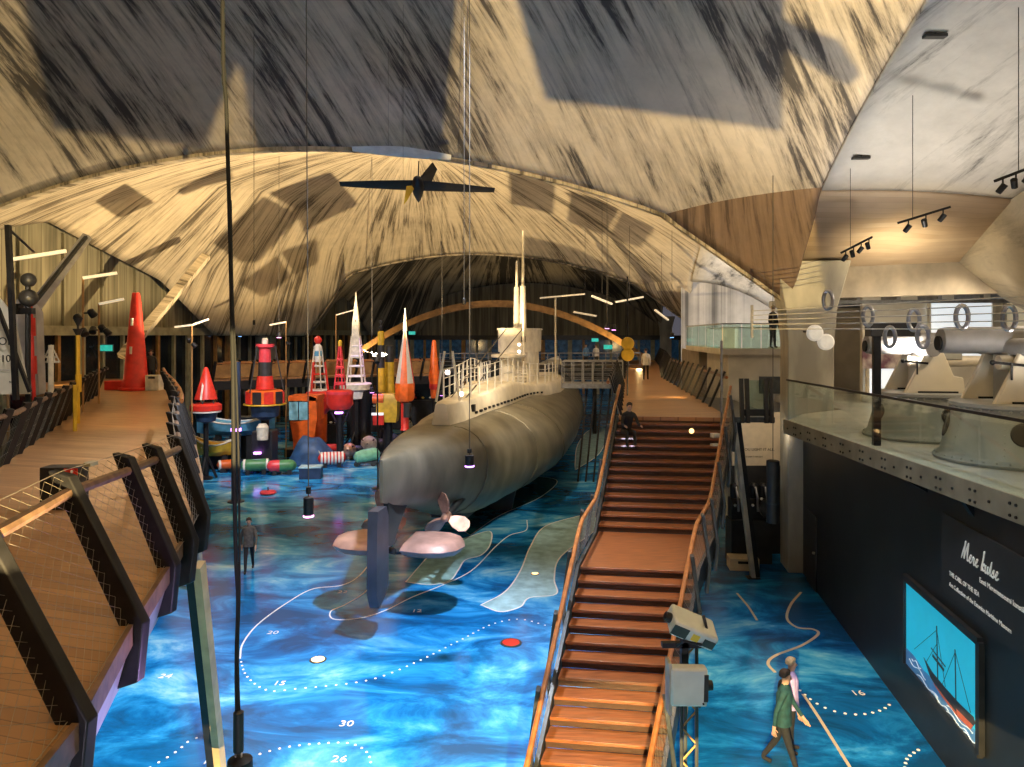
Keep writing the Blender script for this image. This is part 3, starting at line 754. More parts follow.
def railing(poly, z, sg, parent, step=1.6, off=.3, lean=.45, rail='rail_wood', post='black_steel', gaps=()):
    tops = []
    for p in along(poly, step, off):
        if any(g0 < p.y < g1 for g0, g1 in gaps): continue
        knee = p-PV*(sg*.08)+Vector((0, 0, z-.02)); top = p+PV*(sg*lean)+Vector((0, 0, z+1.22))
        b = MB(); b.bar(p-PV*(sg*.08)+Vector((0, 0, z-.55)), knee, .07, .2, AV); b.bar(knee, top, .07, .17, AV); b.build('railing_post', post, parent)
    pts = along(poly, .8)
    runs = [[]]
    for p in pts:
        if any(g0 < p.y < g1 for g0, g1 in gaps):
            if runs[-1]: runs.append([])
        else: runs[-1].append(p)
    for r in runs:
        if len(r) < 2: continue
        b = MB(); b.tube([p+PV*(sg*(lean*.85+.08))+Vector((0, 0, z+1.03)) for p in r], .055, 7); b.build('handrail', rail, parent)
        b = MB()
        lo = [p+Vector((0, 0, z+.04)) for p in r]; hi = [p+PV*(sg*lean*.95)+Vector((0, 0, z+1.16)) for p in r]
        n = 6
        for i in range(len(r)-1):
            for k in range(n):
                b.tube([lerp(lo[i], lo[i+1], k/n), lerp(hi[i], hi[i+1], k/n)], .005, 3, cap=False)
        for k in range(1, 9):
            b.tube([lerp(l, h, k/9) for l, h in zip(lo, hi)], .005, 3, cap=False)
        b.build('wire_net', 'net_wire', parent)
railing(WR, ZT, 1, wk, gaps=((22, 25.2),))
railing(WL, ZT, -1, wk, gaps=((37.5, 41.5),), lean=.3)
for y in (27, 33, 39, 45, 52, 60):
    for poly in (WL, WR):
        p = [q for q in along(poly, .5) if q.y >= y][0]
        b = MB(); b.bar(p+(PV*.3 if poly is WL else -PV*.3)+Vector((0, 0, 0)), p+Vector((0, 0, ZT-.5)), .18, .18); b.build('support_leg', 'strut_steel', wk)
# bridge from the walkway to the submarine deck
gw = thing('gangway', (4, 40, ZT), 'short grey bridge from the walkway to the submarine deck', 'gangway')
g0, g1 = Vector((2.6, 38.6, 0)), Vector((5.75, 38.4, 0))
deck('deck', [g0, g1], [g0+AV*1.7, g1+AV*1.7], ZT-.05, 'grey_steel', gw, .25)
for k in (0, 1):
    o = AV*(1.7*k)
    for j in range(7):
        p = lerp(g0, g1, j/6)+o; b = MB(); b.bar(p+Vector((0, 0, ZT-.3)), p+Vector((0, 0, ZT+1.1)), .05, .05); b.build('railing_post', 'grey_steel', gw)
    b = MB()
    for h in (.15, .4, .65, .9): b.tube([g0+o+Vector((0, 0, ZT+h)), g1+o+Vector((0, 0, ZT+h))], .012, 5)
    b.build('rail_wire', 'grey_steel', gw)
    b = MB(); b.tube([g0+o+Vector((0, 0, ZT+1.1)), g1+o+Vector((0, 0, ZT+1.1))], .035, 7); b.build('handrail', 'grey_steel', gw)
b = MB()
for j in range(6):
    p = lerp(g0, g1, .25+j*.13)+AV*.85; b.bar(p+Vector((0, 0, 0)), p+PV*.5+Vector((0, 0, ZT-.3)), .1, .1)
b.build('trestle', 'black_steel', gw)
# side landing between the walkway and the gun gallery
sl = thing('side_landing', (8, 25, 0), 'dark-edged landing joining the walkway to the gun gallery', 'landing')
ql = [R0+Vector((.05, .35, 0)), Vector((7.98, 22.45, 0)), Vector((8.25, 24.2, 0)), Vector((8.6, 29.5, 0)), Vector((7.45, 29.8, 0))]
b = MB(); b.prism([p+Vector((0, 0, ZT-.18)) for p in ql], Vector((0, 0, .16))); b.build('deck', 'dark_steel', sl)
for x in (.30, .42, .82, .93):
    p = lerp(ql[0], ql[1], x); b = MB(); b.bar(p+Vector((0, 0, ZT-.2)), p+Vector((0, .12, ZT+1.15)), .11, .12); b.build('railing_post', 'black_steel', sl)
b = MB(); b.bar(lerp(ql[0], ql[1], .3)+Vector((0, .05, ZT+.12)), lerp(ql[0], ql[1], .95)+Vector((0, .05, ZT+.12)), .08, .2); b.build('kick_rail', 'black_steel', sl)
b = MB(); b.prism([lerp(ql[0], ql[1], q)+Vector((0, .06, ZT+z)) for q, z in ((.42, .2), (.95, .2), (.95, 1.1), (.42, 1.1))], Vector((0, .015, 0))); b.build('glass_panel', 'glass_green', sl)
b = MB(); b.bar(Vector((7.8, 25.5, 0)), Vector((7.8, 25.5, ZT-.2)), .2, .2); b.build('support_leg', 'strut_steel', sl)
# ------------------------------------------------------------------ left walkway
ZW = 5.29
WRp = [Vector((p[0]-.12, p[1], 0)) for p in ((-2.2, 1.6), (-2.45, 3.2), (-2.72, 4.8), (-3.2, 6.4), (-3.62, 8.0), (-3.92, 9.0), (-4.35, 10.3), (-5.35, 13), (-8.1, 19), (-11, 24.8), (-14, 30.5))]
WLp = [Vector(p+(0,)) for p in ((-7.2, 1.6), (-7.5, 4), (-7.8, 6), (-8.2, 8.5), (-8.6, 10.5), (-9.0, 12), (-9.5, 13.6), (-10.6, 16), (-12.6, 20.5), (-15.2, 26), (-17.6, 31.5))]
lw = thing('walkway', (-6, 10, 0), 'curving timber walkway with dark bent railing posts leading to the tall red cone', 'walkway')
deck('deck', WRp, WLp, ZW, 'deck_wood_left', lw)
b = MB(); b.loft([[p+PV*.0+Vector((0, 0, z1)) if k == 0 else p+PV*.05+Vector((0, 0, z1)) for k, z1 in ((0, ZW+.015), (1, ZW+.015), (1, ZW-.16), (0, ZW-.16))] for p in WRp]); b.build('edge_board', 'rail_wood_dim', lw)
b = MB(); b.loft([[p+PV*o+Vector((0, 0, z)) for o, z in ((-.06, ZW-.16), (.02, ZW-.16), (-.12, ZW-.62), (-.2, ZW-.62))] for p in WRp]); b.build('fascia', 'fascia_steel', lw)
b = MB(); b.loft([[l+Vector((0, 0, ZW-.13)), r-PV*.12+Vector((0, 0, ZW-.13)), r-PV*.3+Vector((0, 0, ZW-.6)), l+Vector((0, 0, ZW-.6))] for l, r in zip(WLp, WRp)]); b.build('underside', 'dark_steel', lw)
posts = [((-2.70, 4.81), .2), ((-3.15, 6.43), .2), ((-3.59, 8.02), .2), ((-3.80, 8.98), .2), ((-4.19, 10.3), .2)]
posts += [((-4.9, 11.8), .2), ((-5.65, 13.4), .2), ((-6.4, 15.1), .2), ((-7.2, 16.9), .2), ((-8.0, 18.7), .2), ((-8.9, 20.6), .2), ((-9.9, 22.6), .2), ((-10.9, 24.6), .2), ((-12, 26.7), .2), ((-13, 28.6), .2)]
tops = []
LEAN = [(.72, 1.32), (.66, 1.30), (.52, 1.20), (.47, 1.16), (.40, 1.09)]
for i_, ((x, y), w) in enumerate(posts):
    ln_, ht_ = LEAN[min(i_, 4)]
    x -= .13; k = Vector((x, y, ZW)); top = k+Vector((-ln_, .05, ht_)); foot = k+Vector((-.04, 0, -.55)); tops.append(top)
    b = MB()
    prof = [foot+Vector((-.08, 0, 0)), foot+Vector((.10, 0, .06)), k+Vector((.11, 0, .02)), top+Vector((.10, 0, -.02)), top+Vector((-.09, 0, .03)), k+Vector((-.09, 0, -.03))]
    b.prism([p-Vector((.012, .05, 0)) for p in prof], Vector((.02, .10, 0)))
    b.build('railing_post', 'black_steel', lw, bevel=.012)
lo_ = [p+Vector((0, 0, ZW+.03)) for p in WRp]; pin = Vector((-2.3, 3.0, ZW))
tops = [Vector((-3.05, 1.6, ZW+1.28)), Vector((-3.2, 3.2, ZW+1.30))] + tops
b = MB(); hr = [p+Vector((.06, .02, -.17)) for p in tops]; b.tube(hr, .05, 8); b.build('handrail', 'rail_wood_dim', lw)
# knotted wire net: diamonds between deck edge and post heads
def resample(pts, n):
    ds = [0]
    for a, c in zip(pts, pts[1:]): ds.append(ds[-1]+(c-a).length)
    out = []; j = 0
    for i in range(n):
        d = ds[-1]*i/(n-1)
        while j < len(ds)-2 and ds[j+1] < d: j += 1
        out.append(lerp(pts[j], pts[j+1], (d-ds[j])/max(1e-6, ds[j+1]-ds[j])))
    return out
near_lo = [Vector((-2.33, 1.6, ZW)), Vector((-2.58, 3.2, ZW))] + [Vector((x-.17, y, ZW)) for (x, y), w in posts[:9]]
near_hi = tops[:len(near_lo)]
n_ = 150; LO = resample(near_lo, n_); HI = resample(near_hi, n_)
b = MB(); rows = 13
grid = [[lerp(LO[i], HI[i], (j+(.5 if i % 2 else 0))/rows) for j in range(rows)] for i in range(n_)]
for j in range(rows):
    for sft in (0, 1):
        pts = [lerp(LO[i], HI[i], min(1, (j+(.5 if (i+sft) % 2 else 0) + (.5 if sft else 0))/rows)) for i in range(n_)]
        b.tube(pts, .0024, 3, cap=False)
b.build('wire_net', 'net_wire', lw)
b = MB()
for pts in (LO, HI): b.tube([p+Vector((.0, 0, .02)) for p in pts], .004, 4)
b.build('border_wire', 'net_wire', lw)
b = MB()
for i in range(0, 44):
    p = lerp(Vector((-8.0, 18.7, ZW)), Vector((-13.6, 29.8, ZW)), i/43); b.tube([p, p+Vector((-.5, 0, 1.15))], .006, 3, cap=False)
b.build('wire_net', 'net_wire', lw)
b = MB(); b.tube([Vector((x-.38, y+.05, ZW+1.0)) for (x, y), w in posts[8:]]+[Vector((-14.6, 31, ZW+1.1))], .06, 8); b.build('handrail', 'rail_wood', lw)
# left-hand railing
for p in along(WLp[4:], 1.35):
    k = p+Vector((0, 0, ZW)); b = MB(); b.bar(k-Vector((0, 0, .5)), k, .07, .2, AV); b.bar(k, k+Vector((.45, 0, 1.2)), .07, .17, AV); b.build('railing_post', 'black_steel', lw)
b = MB(); b.tube([p+Vector((.38, 0, ZW+1.08)) for p in WLp[4:]], .05, 7); b.build('handrail', 'rail_wood_dim', lw)
b = MB()
for p in along(WLp[4:], .16): b.tube([p+Vector((0, 0, ZW)), p+Vector((.42, 0, ZW+1.15))], .006, 3, cap=False)
for h in (.25, .5, .75, 1.0): b.tube([p+Vector((.4*h/1.15, 0, ZW+h)) for p in WLp[4:]], .006, 3, cap=False)
b.build('wire_net', 'net_wire', lw)
b = MB(); b.bar((-4.10, 9.7, ZW-.5), (-4.33, 11.3, 0), .18, .10, (1, 0, 0)); b.build('slanting_leg', 'strut_warm_lit', lw)
b = MB(); b.bar((-4.20, 9.72, ZW-.5), (-4.43, 11.32, 0), .03, .2, (1, 0, 0)); b.build('leg_flange', 'black_steel', lw)
for (x, y) in ((-9.5, 22), (-13.5, 28.5), (-12, 22.5), (-16, 30)):
    b = MB(); b.bar((x, y, ZW-.5), (x, y+.6, 0), .22, .1, (1, 0, 0)); b.build('slanting_leg', 'strut_steel', lw)
# the entrance platform at the end of the walkway
ep = thing('entrance_platform', (-19, 36, 0), 'dark platform with the red cone at the far end of the left walkway', 'platform')
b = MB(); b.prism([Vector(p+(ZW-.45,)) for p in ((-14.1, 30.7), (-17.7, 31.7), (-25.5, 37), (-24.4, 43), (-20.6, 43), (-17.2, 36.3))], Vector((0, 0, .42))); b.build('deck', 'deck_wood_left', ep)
for p in ((-17.5, 35.5), (-21.5, 41)):
    b = MB(); b.bar(p+(0,), p+(ZW-.45,), .3, .3); b.build('support_leg', 'black_steel', ep)
# black sign box on the deck
sb = thing('sign_box', (-6.5, 10.6, ZW), 'low black box with a red pictogram label on the left walkway', 'box')
b = MB(); b.box((-6.5, 10.75, ZW+.30), (.54, .3, .62), rz=.05); b.build('box', 'black_paint', sb, bevel=.01)
b = MB(); b.box((-6.32, 10.60, ZW+.50), (.19, .012, .19), rz=.05); lab = b.build('label', 'red', sb, label='red square label')
b = MB(); b.ball((-6.30, 10.59, ZW+.555), .022, 8, 6, (1, .2, 1)); b.box((-6.31, 10.59, ZW+.50), (.03, .008, .07)); b.box((-6.34, 10.59, ZW+.48), (.06, .008, .025)); b.box((-6.28, 10.59, ZW+.505), (.05, .008, .02)); b.build('pictogram', 'chart_white', lab)
b = MB(); b.box((-6.12, 10.75, ZW+.64), (.10, .2, .06)); b.build('top_clip', 'post_green', sb)

# ------------------------------------------------------------------ the gun gallery on the right
def wx(D): return 5.77+.155*D                        # face of the black wall
def ex(D): return 7.72-.024*(20.7-D)                  # slab edge
ZG = 5.40
b = MB(); b.prism([Vector((ex(20.8), 20.8, ZG-.35)), Vector((ex(4), 4, ZG-.35)), Vector((19, 4, ZG-.35)), Vector((20, 30, ZG-.35)), Vector((10.8, 30.5, ZG-.35)), Vector((10.7, 24, ZG-.35)), Vector((8.9, 22.6, ZG-.35))], Vector((0, 0, .34)))
gs = struct(b.build('floor_gallery', 'slab_paint'))
fa = thing('gallery_fascia', (ex(14), 14, ZG), 'pale steel edge plate with bolt holes along the gun gallery', 'fascia')
b = MB(); b.prism([Vector((ex(20.85)-.03, 20.85, ZG-.36)), Vector((ex(4)-.03, 4, ZG-.36)), Vector((ex(4)-.03, 4, ZG+.03)), Vector((ex(20.85)-.03, 20.85, ZG+.03))], (-.05, 0, 0)); b.build('edge_plate', 'plate_olive', fa)
for i in range(29):
    D = 20.5-i*.5
    for dd, dz in ((0, -.10), (0, -.28), (-.14, -.10), (-.14, -.28)) if i % 2 else ((0, -.19),):
        b = MB(); b.lathe([(.024, 0), (.024, .02)], 8, (ex(D+dd)-.08, D+dd, ZG+dz), rotm(0, -pi/2, 0)); b.build('bolt', 'hole_black', fa)
for i in range(9):
    D = 20-i*1.9
    if wx(D) > ex(D)+.1: b = MB(); b.prism([Vector((ex(D), D, ZG-.4)), Vector((wx(D)-.02, D, ZG-.4)), Vector((wx(D)-.02, D, ZG-.62))], (0, -.12, 0)); b.build('bracket', 'black_steel', fa)
b = MB(); b.prism([Vector((wx(24.2), 24.2, 0)), Vector((wx(4), 4, 0)), Vector((wx(4), 4, ZG-.37)), Vector((wx(24.2), 24.2, ZG-.37))], (.25, 0, 0)); struct(b.build('wall_black', 'black_wall'))
WD = Vector((-.155, -1, 0)).normalized()             # reading direction along the black wall
WN = Vector((-1, .155, 0)).normalized()
def onw(D, z, off=0.): return Vector((wx(D), D, z)) + WN*off
# door in the black wall
b = MB(); b.prism([onw(23.6, 0, .015), onw(22.4, 0, .015), onw(22.4, 2.3, .015), onw(23.6, 2.3, .015)], WN*.03); o = struct(b.build('door_1', 'black_paint'))
b = MB(); b.box(onw(22.55, 1.15, .07), (.06, .10, .06)); struct(b.build('door_handle', 'strut_steel', o))
# screen with the sailing ship
sc = thing('wall_screen', onw(13.5, 1.0), 'large glowing screen on the black wall showing a two-masted sailing ship', 'screen')
A, Bq = 15.2, 11.95; z0, z1 = 1.02, 2.84
def scr(u, v, off): return onw(lerp(A, Bq, u), lerp(z0, z1, v), off)
b = MB()
for c0, c1_ in (((0, 0), (1, 0)), ((1, 0), (1, 1)), ((1, 1), (0, 1)), ((0, 1), (0, 0))):
    b.bar(scr(*c0, .06), scr(*c1_, .06), .13, .09, WN)
b.build('frame', 'black_paint', sc)
b = MB(); b.prism([scr(.01, .01, .03), scr(.99, .01, .03), scr(.99, .99, .03), scr(.01, .99, .03)], WN*.02); b.build('picture_sky', 'screen_sky', sc)
b = MB(); top = [(.01, .21), (.15, .22), (.3, .18), (.45, .20), (.6, .16), (.75, .19), (.9, .15), (.99, .17)]
b.prism([scr(u, v, .051) for u, v in [(.01, .01)]+top+[(.99, .01)]], WN*.004); b.build('picture_sea', 'screen_sea', sc)
b = MB()
for u0, v0, w in ((.08, .12, .25), (.2, .06, .3), (.42, .05, .22), (.62, .10, .3), (.55, .04, .3), (.12, .17, .14), (.75, .05, .2)):
    b.tube([scr(u0+w*q, v0+.018*sin(9*q+u0*30), .058) for q in [i/10 for i in range(11)]], .012, 4)
b.build('picture_foam', 'screen_foam', sc)
b = MB(); hu = [(.30, .32), (.42, .265), (.6, .25), (.78, .25), (.93, .27), (.95, .23), (.9, .13), (.74, .11), (.56, .13), (.40, .19)]
b.prism([scr(u, v, .056) for u, v in hu], WN*.006); b.build('picture_hull', 'ship_dark', sc)
b = MB(); b.prism([scr(u, v, .063) for u, v in ((.74, .17), (.93, .19), (.90, .13), (.75, .11))], WN*.004); b.prism([scr(u, v, .063) for u, v in ((.44, .17), (.74, .135), (.74, .11), (.56, .13))], WN*.004); b.build('picture_keel', 'ship_red', sc)
b = MB(); b.bar(scr(.50, .24, .06), scr(.485, .78, .06), .025, .01, WN); b.bar(scr(.73, .24, .06), scr(.72, .72, .06), .025, .01, WN); b.bar(scr(.41, .50, .06), scr(.60, .46, .06), .02, .01, WN); b.bar(scr(.43, .44, .06), scr(.58, .41, .06), .05, .01, WN)
for m_, e in (((.487, .74), (.16, .30)), ((.487, .74), (.60, .26)), ((.722, .7), (.90, .28)), ((.722, .7), (.56, .25)), ((.487, .6), (.34, .3))): b.tube([scr(*m_, .06), scr(*e, .06)], .005, 4)
b.build('picture_rig', 'ship_dark', sc)
# lettered sign panel above the screen
sg_ = thing('exhibition_sign', onw(12, 3.3), 'dark grey lettered exhibition sign on the black wall beside the screen', 'sign')
b = MB(); b.prism([onw(13.45, 3.12, .01), onw(8.6, 3.12, .01), onw(8.6, 4.58, .01), onw(13.45, 4.58, .01)], WN*.04); b.build('panel', 'sign_panel', sg_)
def wtext(s, D, z, size, **k): return lettering('sign_text', s, 'sign_text', sg_, onw(D, z, .056), WD, (0, 0, 1), size, .006, **k)
wtext('Eesti Meremuuseumi kunstikogu', 11.98, 3.80, .12)
wtext('THE CALL OF THE SEA', 13.1, 3.55, .112)
wtext('Art Collection of the Estonian Maritime Museum', 13.1, 3.36, .108)
# brush script title: one pen stroke per letter group
pen = {'M': [(0, 0), (.10, .35), (.22, .78), (.30, .95), (.27, .5), (.30, .05), (.42, .5), (.60, .95), (.60, .5), (.62, .12), (.70, .05), (.80, .15)],
       'e': [(0, .15), (.12, .22), (.22, .36), (.14, .42), (.06, .28), (.08, .08), (.18, .03), (.32, .15)],
       'r': [(0, .15), (.08, .35), (.10, .42), (.16, .38), (.22, .36), (.20, .12), (.26, .03), (.36, .15)],
       'k': [(0, .15), (.10, .5), (.18, .92), (.12, .95), (.08, .5), (.06, .02), (.10, .22), (.24, .42), (.26, .34), (.12, .24), (.24, .06), (.36, .14)],
       'u': [(0, .2), (.06, .40), (.06, .12), (.14, .03), (.24, .2), (.28, .40), (.28, .12), (.36, .04), (.42, .15)],
       't': [(0, .15), (.10, .45), (.15, .72), (.12, .3), (.14, .05), (.26, .12)],
       's': [(0, .12), (.14, .36), (.18, .42), (.16, .3), (.22, .12), (.14, .02), (.04, .06), (.2, .08), (.32, .15)]}
u = 0; b = MB()
for ch in 'Mere kutse':
    if ch == ' ': u += .30; continue
    pts = curve_pts([onw(12.62-(u+x+.22*y)*.335, 4.0+y*.34, .058) for x, y in pen[ch]], 5); n = len(pts)
    b.tube(pts, [.006+.007*abs(sin(i*.35)) for i in range(n)], 6); u += pen[ch][-1][0]*.98
b.build('title_lettering', 'sign_text', sg_)
# glass balustrade along the slab
gb = thing('glass_balustrade', (ex(14), 14, ZG), 'frameless glass balustrade with a dark handrail along the gun gallery', 'balustrade')
cuts = [20.75, 19.3, 17.7, 15.6, 13.7, 11.9, 10.3, 8.8, 7.2]
for a_, c_ in zip(cuts, cuts[1:]):
    b = MB(); b.prism([Vector((ex(a_-.015), a_-.015, ZG-.02)), Vector((ex(c_+.015), c_+.015, ZG-.02)), Vector((ex(c_+.015), c_+.015, ZG+1.12)), Vector((ex(a_-.015), a_-.015, ZG+1.12))], (.02, 0, 0)); b.build('glass_panel', 'glass_panel', gb)
b = MB(); b.bar(Vector((ex(20.8)+.01, 20.8, ZG+1.14)), Vector((ex(6)+.01, 6, ZG+1.14)), .05, .05); b.build('handrail', 'black_steel', gb)
# T-shaped information stand
ts = thing('information_stand', at(876, 445, 16.5), 'tall black post with a dark sign box on top beside the guns', 'stand')
p0 = Vector((7.93, 16.1, ZG)); 
b = MB(); b.bar(p0, p0+Vector((0, 0, 2.55)), .16, .12, AV); b.build('post', 'black_steel', ts, bevel=.01)
b = MB(); b.bar(p0+Vector((-.18, .02, 2.52)), p0+Vector((.82, -.1, 2.52)), .4, .30); b.build('sign_box', 'black_paint', ts, bevel=.01)
# the twin naval guns
def gun(c, label, rz, s=1., ha=0.):
    g = thing('naval_gun', c, label, 'gun', rz=0., group=None)
    R = Matrix.Rotation(rz, 3, 'Z')
    def q(x, y, z):
        if z > 1.15: z = 1.06+(z-1.2)*.68; x *= .82
        return Vector(c) + R @ Vector((x*s, y*s, z*s))
    b = MB(); b.lathe([(1.28*s, 0), (1.30*s, .05*s), (1.23*s, .10*s), (1.18*s, .15*s), (.97*s, .94*s), (.97*s, 1.0*s)], 40, c); base = b.build('drum_base', 'gun_base_grey', g)
    b = MB(); b.lathe([(1.0*s, .98*s), (1.03*s, 1.0*s), (1.03*s, 1.06*s), (.95*s, 1.08*s)], 40, c)
    b.build('turntable_ring', 'gun_grey', g)
    b = MB()
    for k in range(40):
        a = 2*pi*k/40; b.ball(Vector(c)+Vector((cos(a)*1.0*s, sin(a)*1.0*s, .95*s)), .028*s, 6, 4); b.ball(Vector(c)+Vector((cos(a)*1.25*s, sin(a)*1.25*s, .085*s)), .022*s, 6, 4)
    for k in range(0, 40, 5):
        for j in range(7):
            a = 2*pi*(k+.5)/40; b.ball(Vector(c)+Vector((cos(a)*(1.17-.029*j)*s, sin(a)*(1.17-.029*j)*s, (.22+.11*j)*s)), .014*s, 5, 4)
    b.build('rivet', 'gun_grey', base)
    for k in range(4):
        a = -pi/2+ha+pi*k/2; d = Vector((cos(a), sin(a), 0)); b = MB(); b.lathe([(.21*s, -.06*s), (.21*s, .0*s), (.20*s, .025*s)], 20, Vector(c)+d*1.062*s+Vector((0, 0, .58*s)), aim(d+Vector((0, 0, .25)))); b.build('access_hole', 'hole_black', base)
    for yy in (-.62, .55):                            # pair of tapering cheek plates
        out = [(-.80, 1.2), (.80, 1.2), (.74, 1.75), (.50, 1.80), (.16, 2.80), (-.02, 2.92), (-.2, 2.80), (-.45, 2.05)]
        b = MB(); b.prism([q(x, yy-.06, z) for x, z in out], R @ Vector((0, .12*s, 0))); ck = b.build('cheek_plate', 'shield_cream', g, bevel=.02)
        b = MB(); b.bar(q(-.45, yy-.07, 1.26), q(.6, yy-.07, 1.26), .03, .04); b.build('slot', 'hole_black', ck)
    b = MB(); b.bar(q(-.3, -.05, 1.9), q(.3, -.05, 1.9), .5*s, .9*s); b.build('carriage', 'gun_grey', g)
    b = MB(); b.tube([q(-.15, -.9, 2.68), q(-.15, .9, 2.68)], .16*s, 12); b.build('trunnion', 'barrel_grey', g)
    b = MB(); b.lathe([(.02, -1.15*s), (.19*s, -1.15*s), (.23*s, -1.13*s), (.245*s, -1.0*s), (.245*s, -.1*s), (.27*s, -.05*s), (.27*s, .5*s), (.25*s, .55*s), (.24*s, .6*s), (.19*s, 2.2*s), (.16*s, 3.0*s), (.17*s, 3.1*s), (.10*s, 3.1*s)], 24, q(-.15, 0, 2.86), R @ aim((1, 0, .0)))
    br = b.build('barrel', 'barrel_grey', g)
    b = MB(); b.lathe([(.135*s, -1.19*s), (.135*s, -1.14*s)], 18, q(-.15, 0, 2.78), R @ aim((1, 0, 0))); b.build('breech_opening', 'hole_black', br)
    b = MB(); b.tube([q(-.5, -.3, 2.28), q(1.5, -.3, 2.28)], .13*s, 12); b.build('recoil_cylinder', 'barrel_cream', g)
    b = MB(); b.bar(q(-.85, -.7, 2.30), q(-.2, -.7, 2.22), .06, .05); b.ball(q(-.85, -.7, 2.3), .05, 8, 6); b.tube([q(-.5, -.75, 1.85), q(-.5, -.75, 2.3)], .02, 6); b.build('hand_lever', 'black_steel', g)
    b = MB(); b.bar(q(.35, -.2, 2.78), q(.85, -.2, 2.78), .5*s, .62*s); b.build('breech_block', 'gun_grey', g, bevel=.03)
    return g
gun((9.70, 17.5, ZG), 'cream-shielded naval gun on a riveted drum behind the black information post', -.12, 1., .05)
gun((9.62, 14.2, ZG), 'cream-shielded naval gun on a riveted drum nearest the sign panel', -.12, 1.05, -.44)
# gallery back wall: windows, mural and shelves
b = MB(); b.prism([Vector((12.6, 26.6, ZG)), Vector((19.5, 26.6, ZG)), Vector((19.5, 26.6, 9.6)), Vector((12.6, 26.6, 9.6))], (0, .2, 0)); struct(b.build('wall_gallery', 'wall_plaster'))
for i, (xa, xb, za, zb, mt) in enumerate(((14.9, 17.2, 6.9, 8.95, 'lit_window'), (17.6, 19.4, 6.6, 9.0, 'lit_panel_warm'), (12.7, 14.2, 5.6, 6.7, 'lit_window'))):
    b = MB(); b.box(((xa+xb)/2, 26.5, (za+zb)/2), (xb-xa, .06, zb-za)); w_ = struct(b.build('window_%d' % (4+i), mt))
    b = MB(); b.box(((xa+xb)/2, 26.45, za), (xb-xa+.2, .12, .08)); b.box((xa, 26.45, (za+zb)/2), (.1, .12, zb-za)); b.box((xb, 26.45, (za+zb)/2), (.1, .12, zb-za)); struct(b.build('window_frame', 'dirty_white', w_))
mu = MB(); mu.box((13.35, 26.42, 7.15), (1.7, .06, 1.1)); tag(mu.build('mural_panel', 'mural'), 'purple and white photographic panel on the gallery back wall', 'picture')
mu = MB(); mu.box((12.75, 26.36, 7.55), (.35, .05, .3)); tag(mu.build('wall_sign', 'label_yellow'), 'small yellow notice at the corner of the purple panel', 'notice')
# lifeline of steel rings strung on wires over the gallery
rl = thing('ring_line', (9.6, 16, 7.9), 'steel rings threaded on parallel wires above the guns', 'installation')
for k, (px, y) in enumerate(((828, 300), (868, 316), (890, 337), (914, 320), (923, 337), (962, 317), (1009, 318))):
    D = 16-k*.62; c = at(px, y, D); b = MB()
    pts = [c + Vector((cos(a)*.06, sin(a)*.17, 0)) for a in []]
    ring = [c + Vector((.10*cos(2*pi*i/20)*.8, -.05*cos(2*pi*i/20), .20*sin(2*pi*i/20))) for i in range(21)]
    b.tube(ring, .04, 8, cap=False); b.build('ring', 'ring_steel', rl)
for i in range(5):
    b = MB(); b.tube([at(752, 311+4.5*i, 16.9), at(1050, 295+8.5*i, 11.2)], .010, 5); b.build('wire', 'strut_steel', rl)
b = MB(); b.bar(at(752, 305, 16.9), at(752, 338, 16.9), .05, .05); b.build('anchor_bar', 'grey_steel', rl)
for k, (px, y, lab) in enumerate(((814, 333, 'upper of the two round white plates on the pale column'), (825, 342, 'lower of the two round white plates on the pale column'))):
    c = at(px, y, 22.6); t = thing('round_plate', c, lab, 'plate'); b = MB(); b.lathe([(.24, 0), (.25, .02), (.25, .10), (.20, .14)], 24, c, rotm(pi/2)); b.build('disc', 'frost_white', t); b = MB(); b.bar(c, c+Vector((.05, .9, .05)), .06, .06); b.build('bracket', 'black_steel', t)
# ------------------------------------------------------------------ markings printed on the floor
def fl(px, y, z=.012): return gr(px, y, z)
def painted_line(ctrl, r=.022, dots=False, step=.22, mat='chart_white'):
    pts = curve_pts([fl(*c) for c in ctrl], 10); b = MB()
    if dots:
        for p in along(pts, step): b.lathe([(r*1.7, 0), (r*1.7, .004), (r*1.2, .012)], 6, p-Vector((0, 0, .010)))
    else:
        b.loft([[p + (q-a).normalized().cross(Vector((0, 0, 1)))*s*r + Vector((0, 0, dz)) for s, dz in ((-1, -.01), (-1, 0), (1, 0), (1, -.01))]
                for a, p, q in zip([pts[0]]+pts[:-1], pts, pts[1:]+[pts[-1]+pts[-1]-pts[-2]])])
    return struct(b.build('floor_line', mat))
painted_line([(240, 658), (247, 676), (268, 690), (300, 688), (350, 683), (382, 676), (420, 660), (460, 640), (492, 624), (520, 619), (545, 625), (560, 628)], .016, True)
painted_line([(240, 658), (243, 643), (258, 624), (285, 604), (312, 589), (342, 585), (360, 575), (374, 556), (382, 540)], .02)
painted_line([(378, 574), (366, 591), (346, 604), (331, 611), (334, 619), (360, 618), (386, 610), (412, 597), (442, 585), (472, 570), (496, 546), (510, 535), (526, 530), (527, 520)], .02)
painted_line([(150, 767), (175, 752), (190, 740), (202, 737), (216, 737)], .015, True, .18)
painted_line([(240, 760), (280, 748), (320, 743), (350, 743), (367, 752), (372, 767)], .015, True, .18)
painted_line([(801, 592), (791, 604), (787, 618), (797, 627), (813, 629), (818, 634), (802, 645), (776, 655), (768, 663), (775, 672)], .035, mat='board_cream')
painted_line([(800, 690), (815, 702), (835, 711), (860, 714), (880, 710), (890, 704)], .02, True, .2)
painted_line([(803, 694), (818, 716), (850, 767)], .03, mat='board_cream')
painted_line([(905, 767), (908, 757), (922, 747)], .02, True, .16)
painted_line([(737, 593), (748, 606), (757, 620)], .03, mat='board_cream')
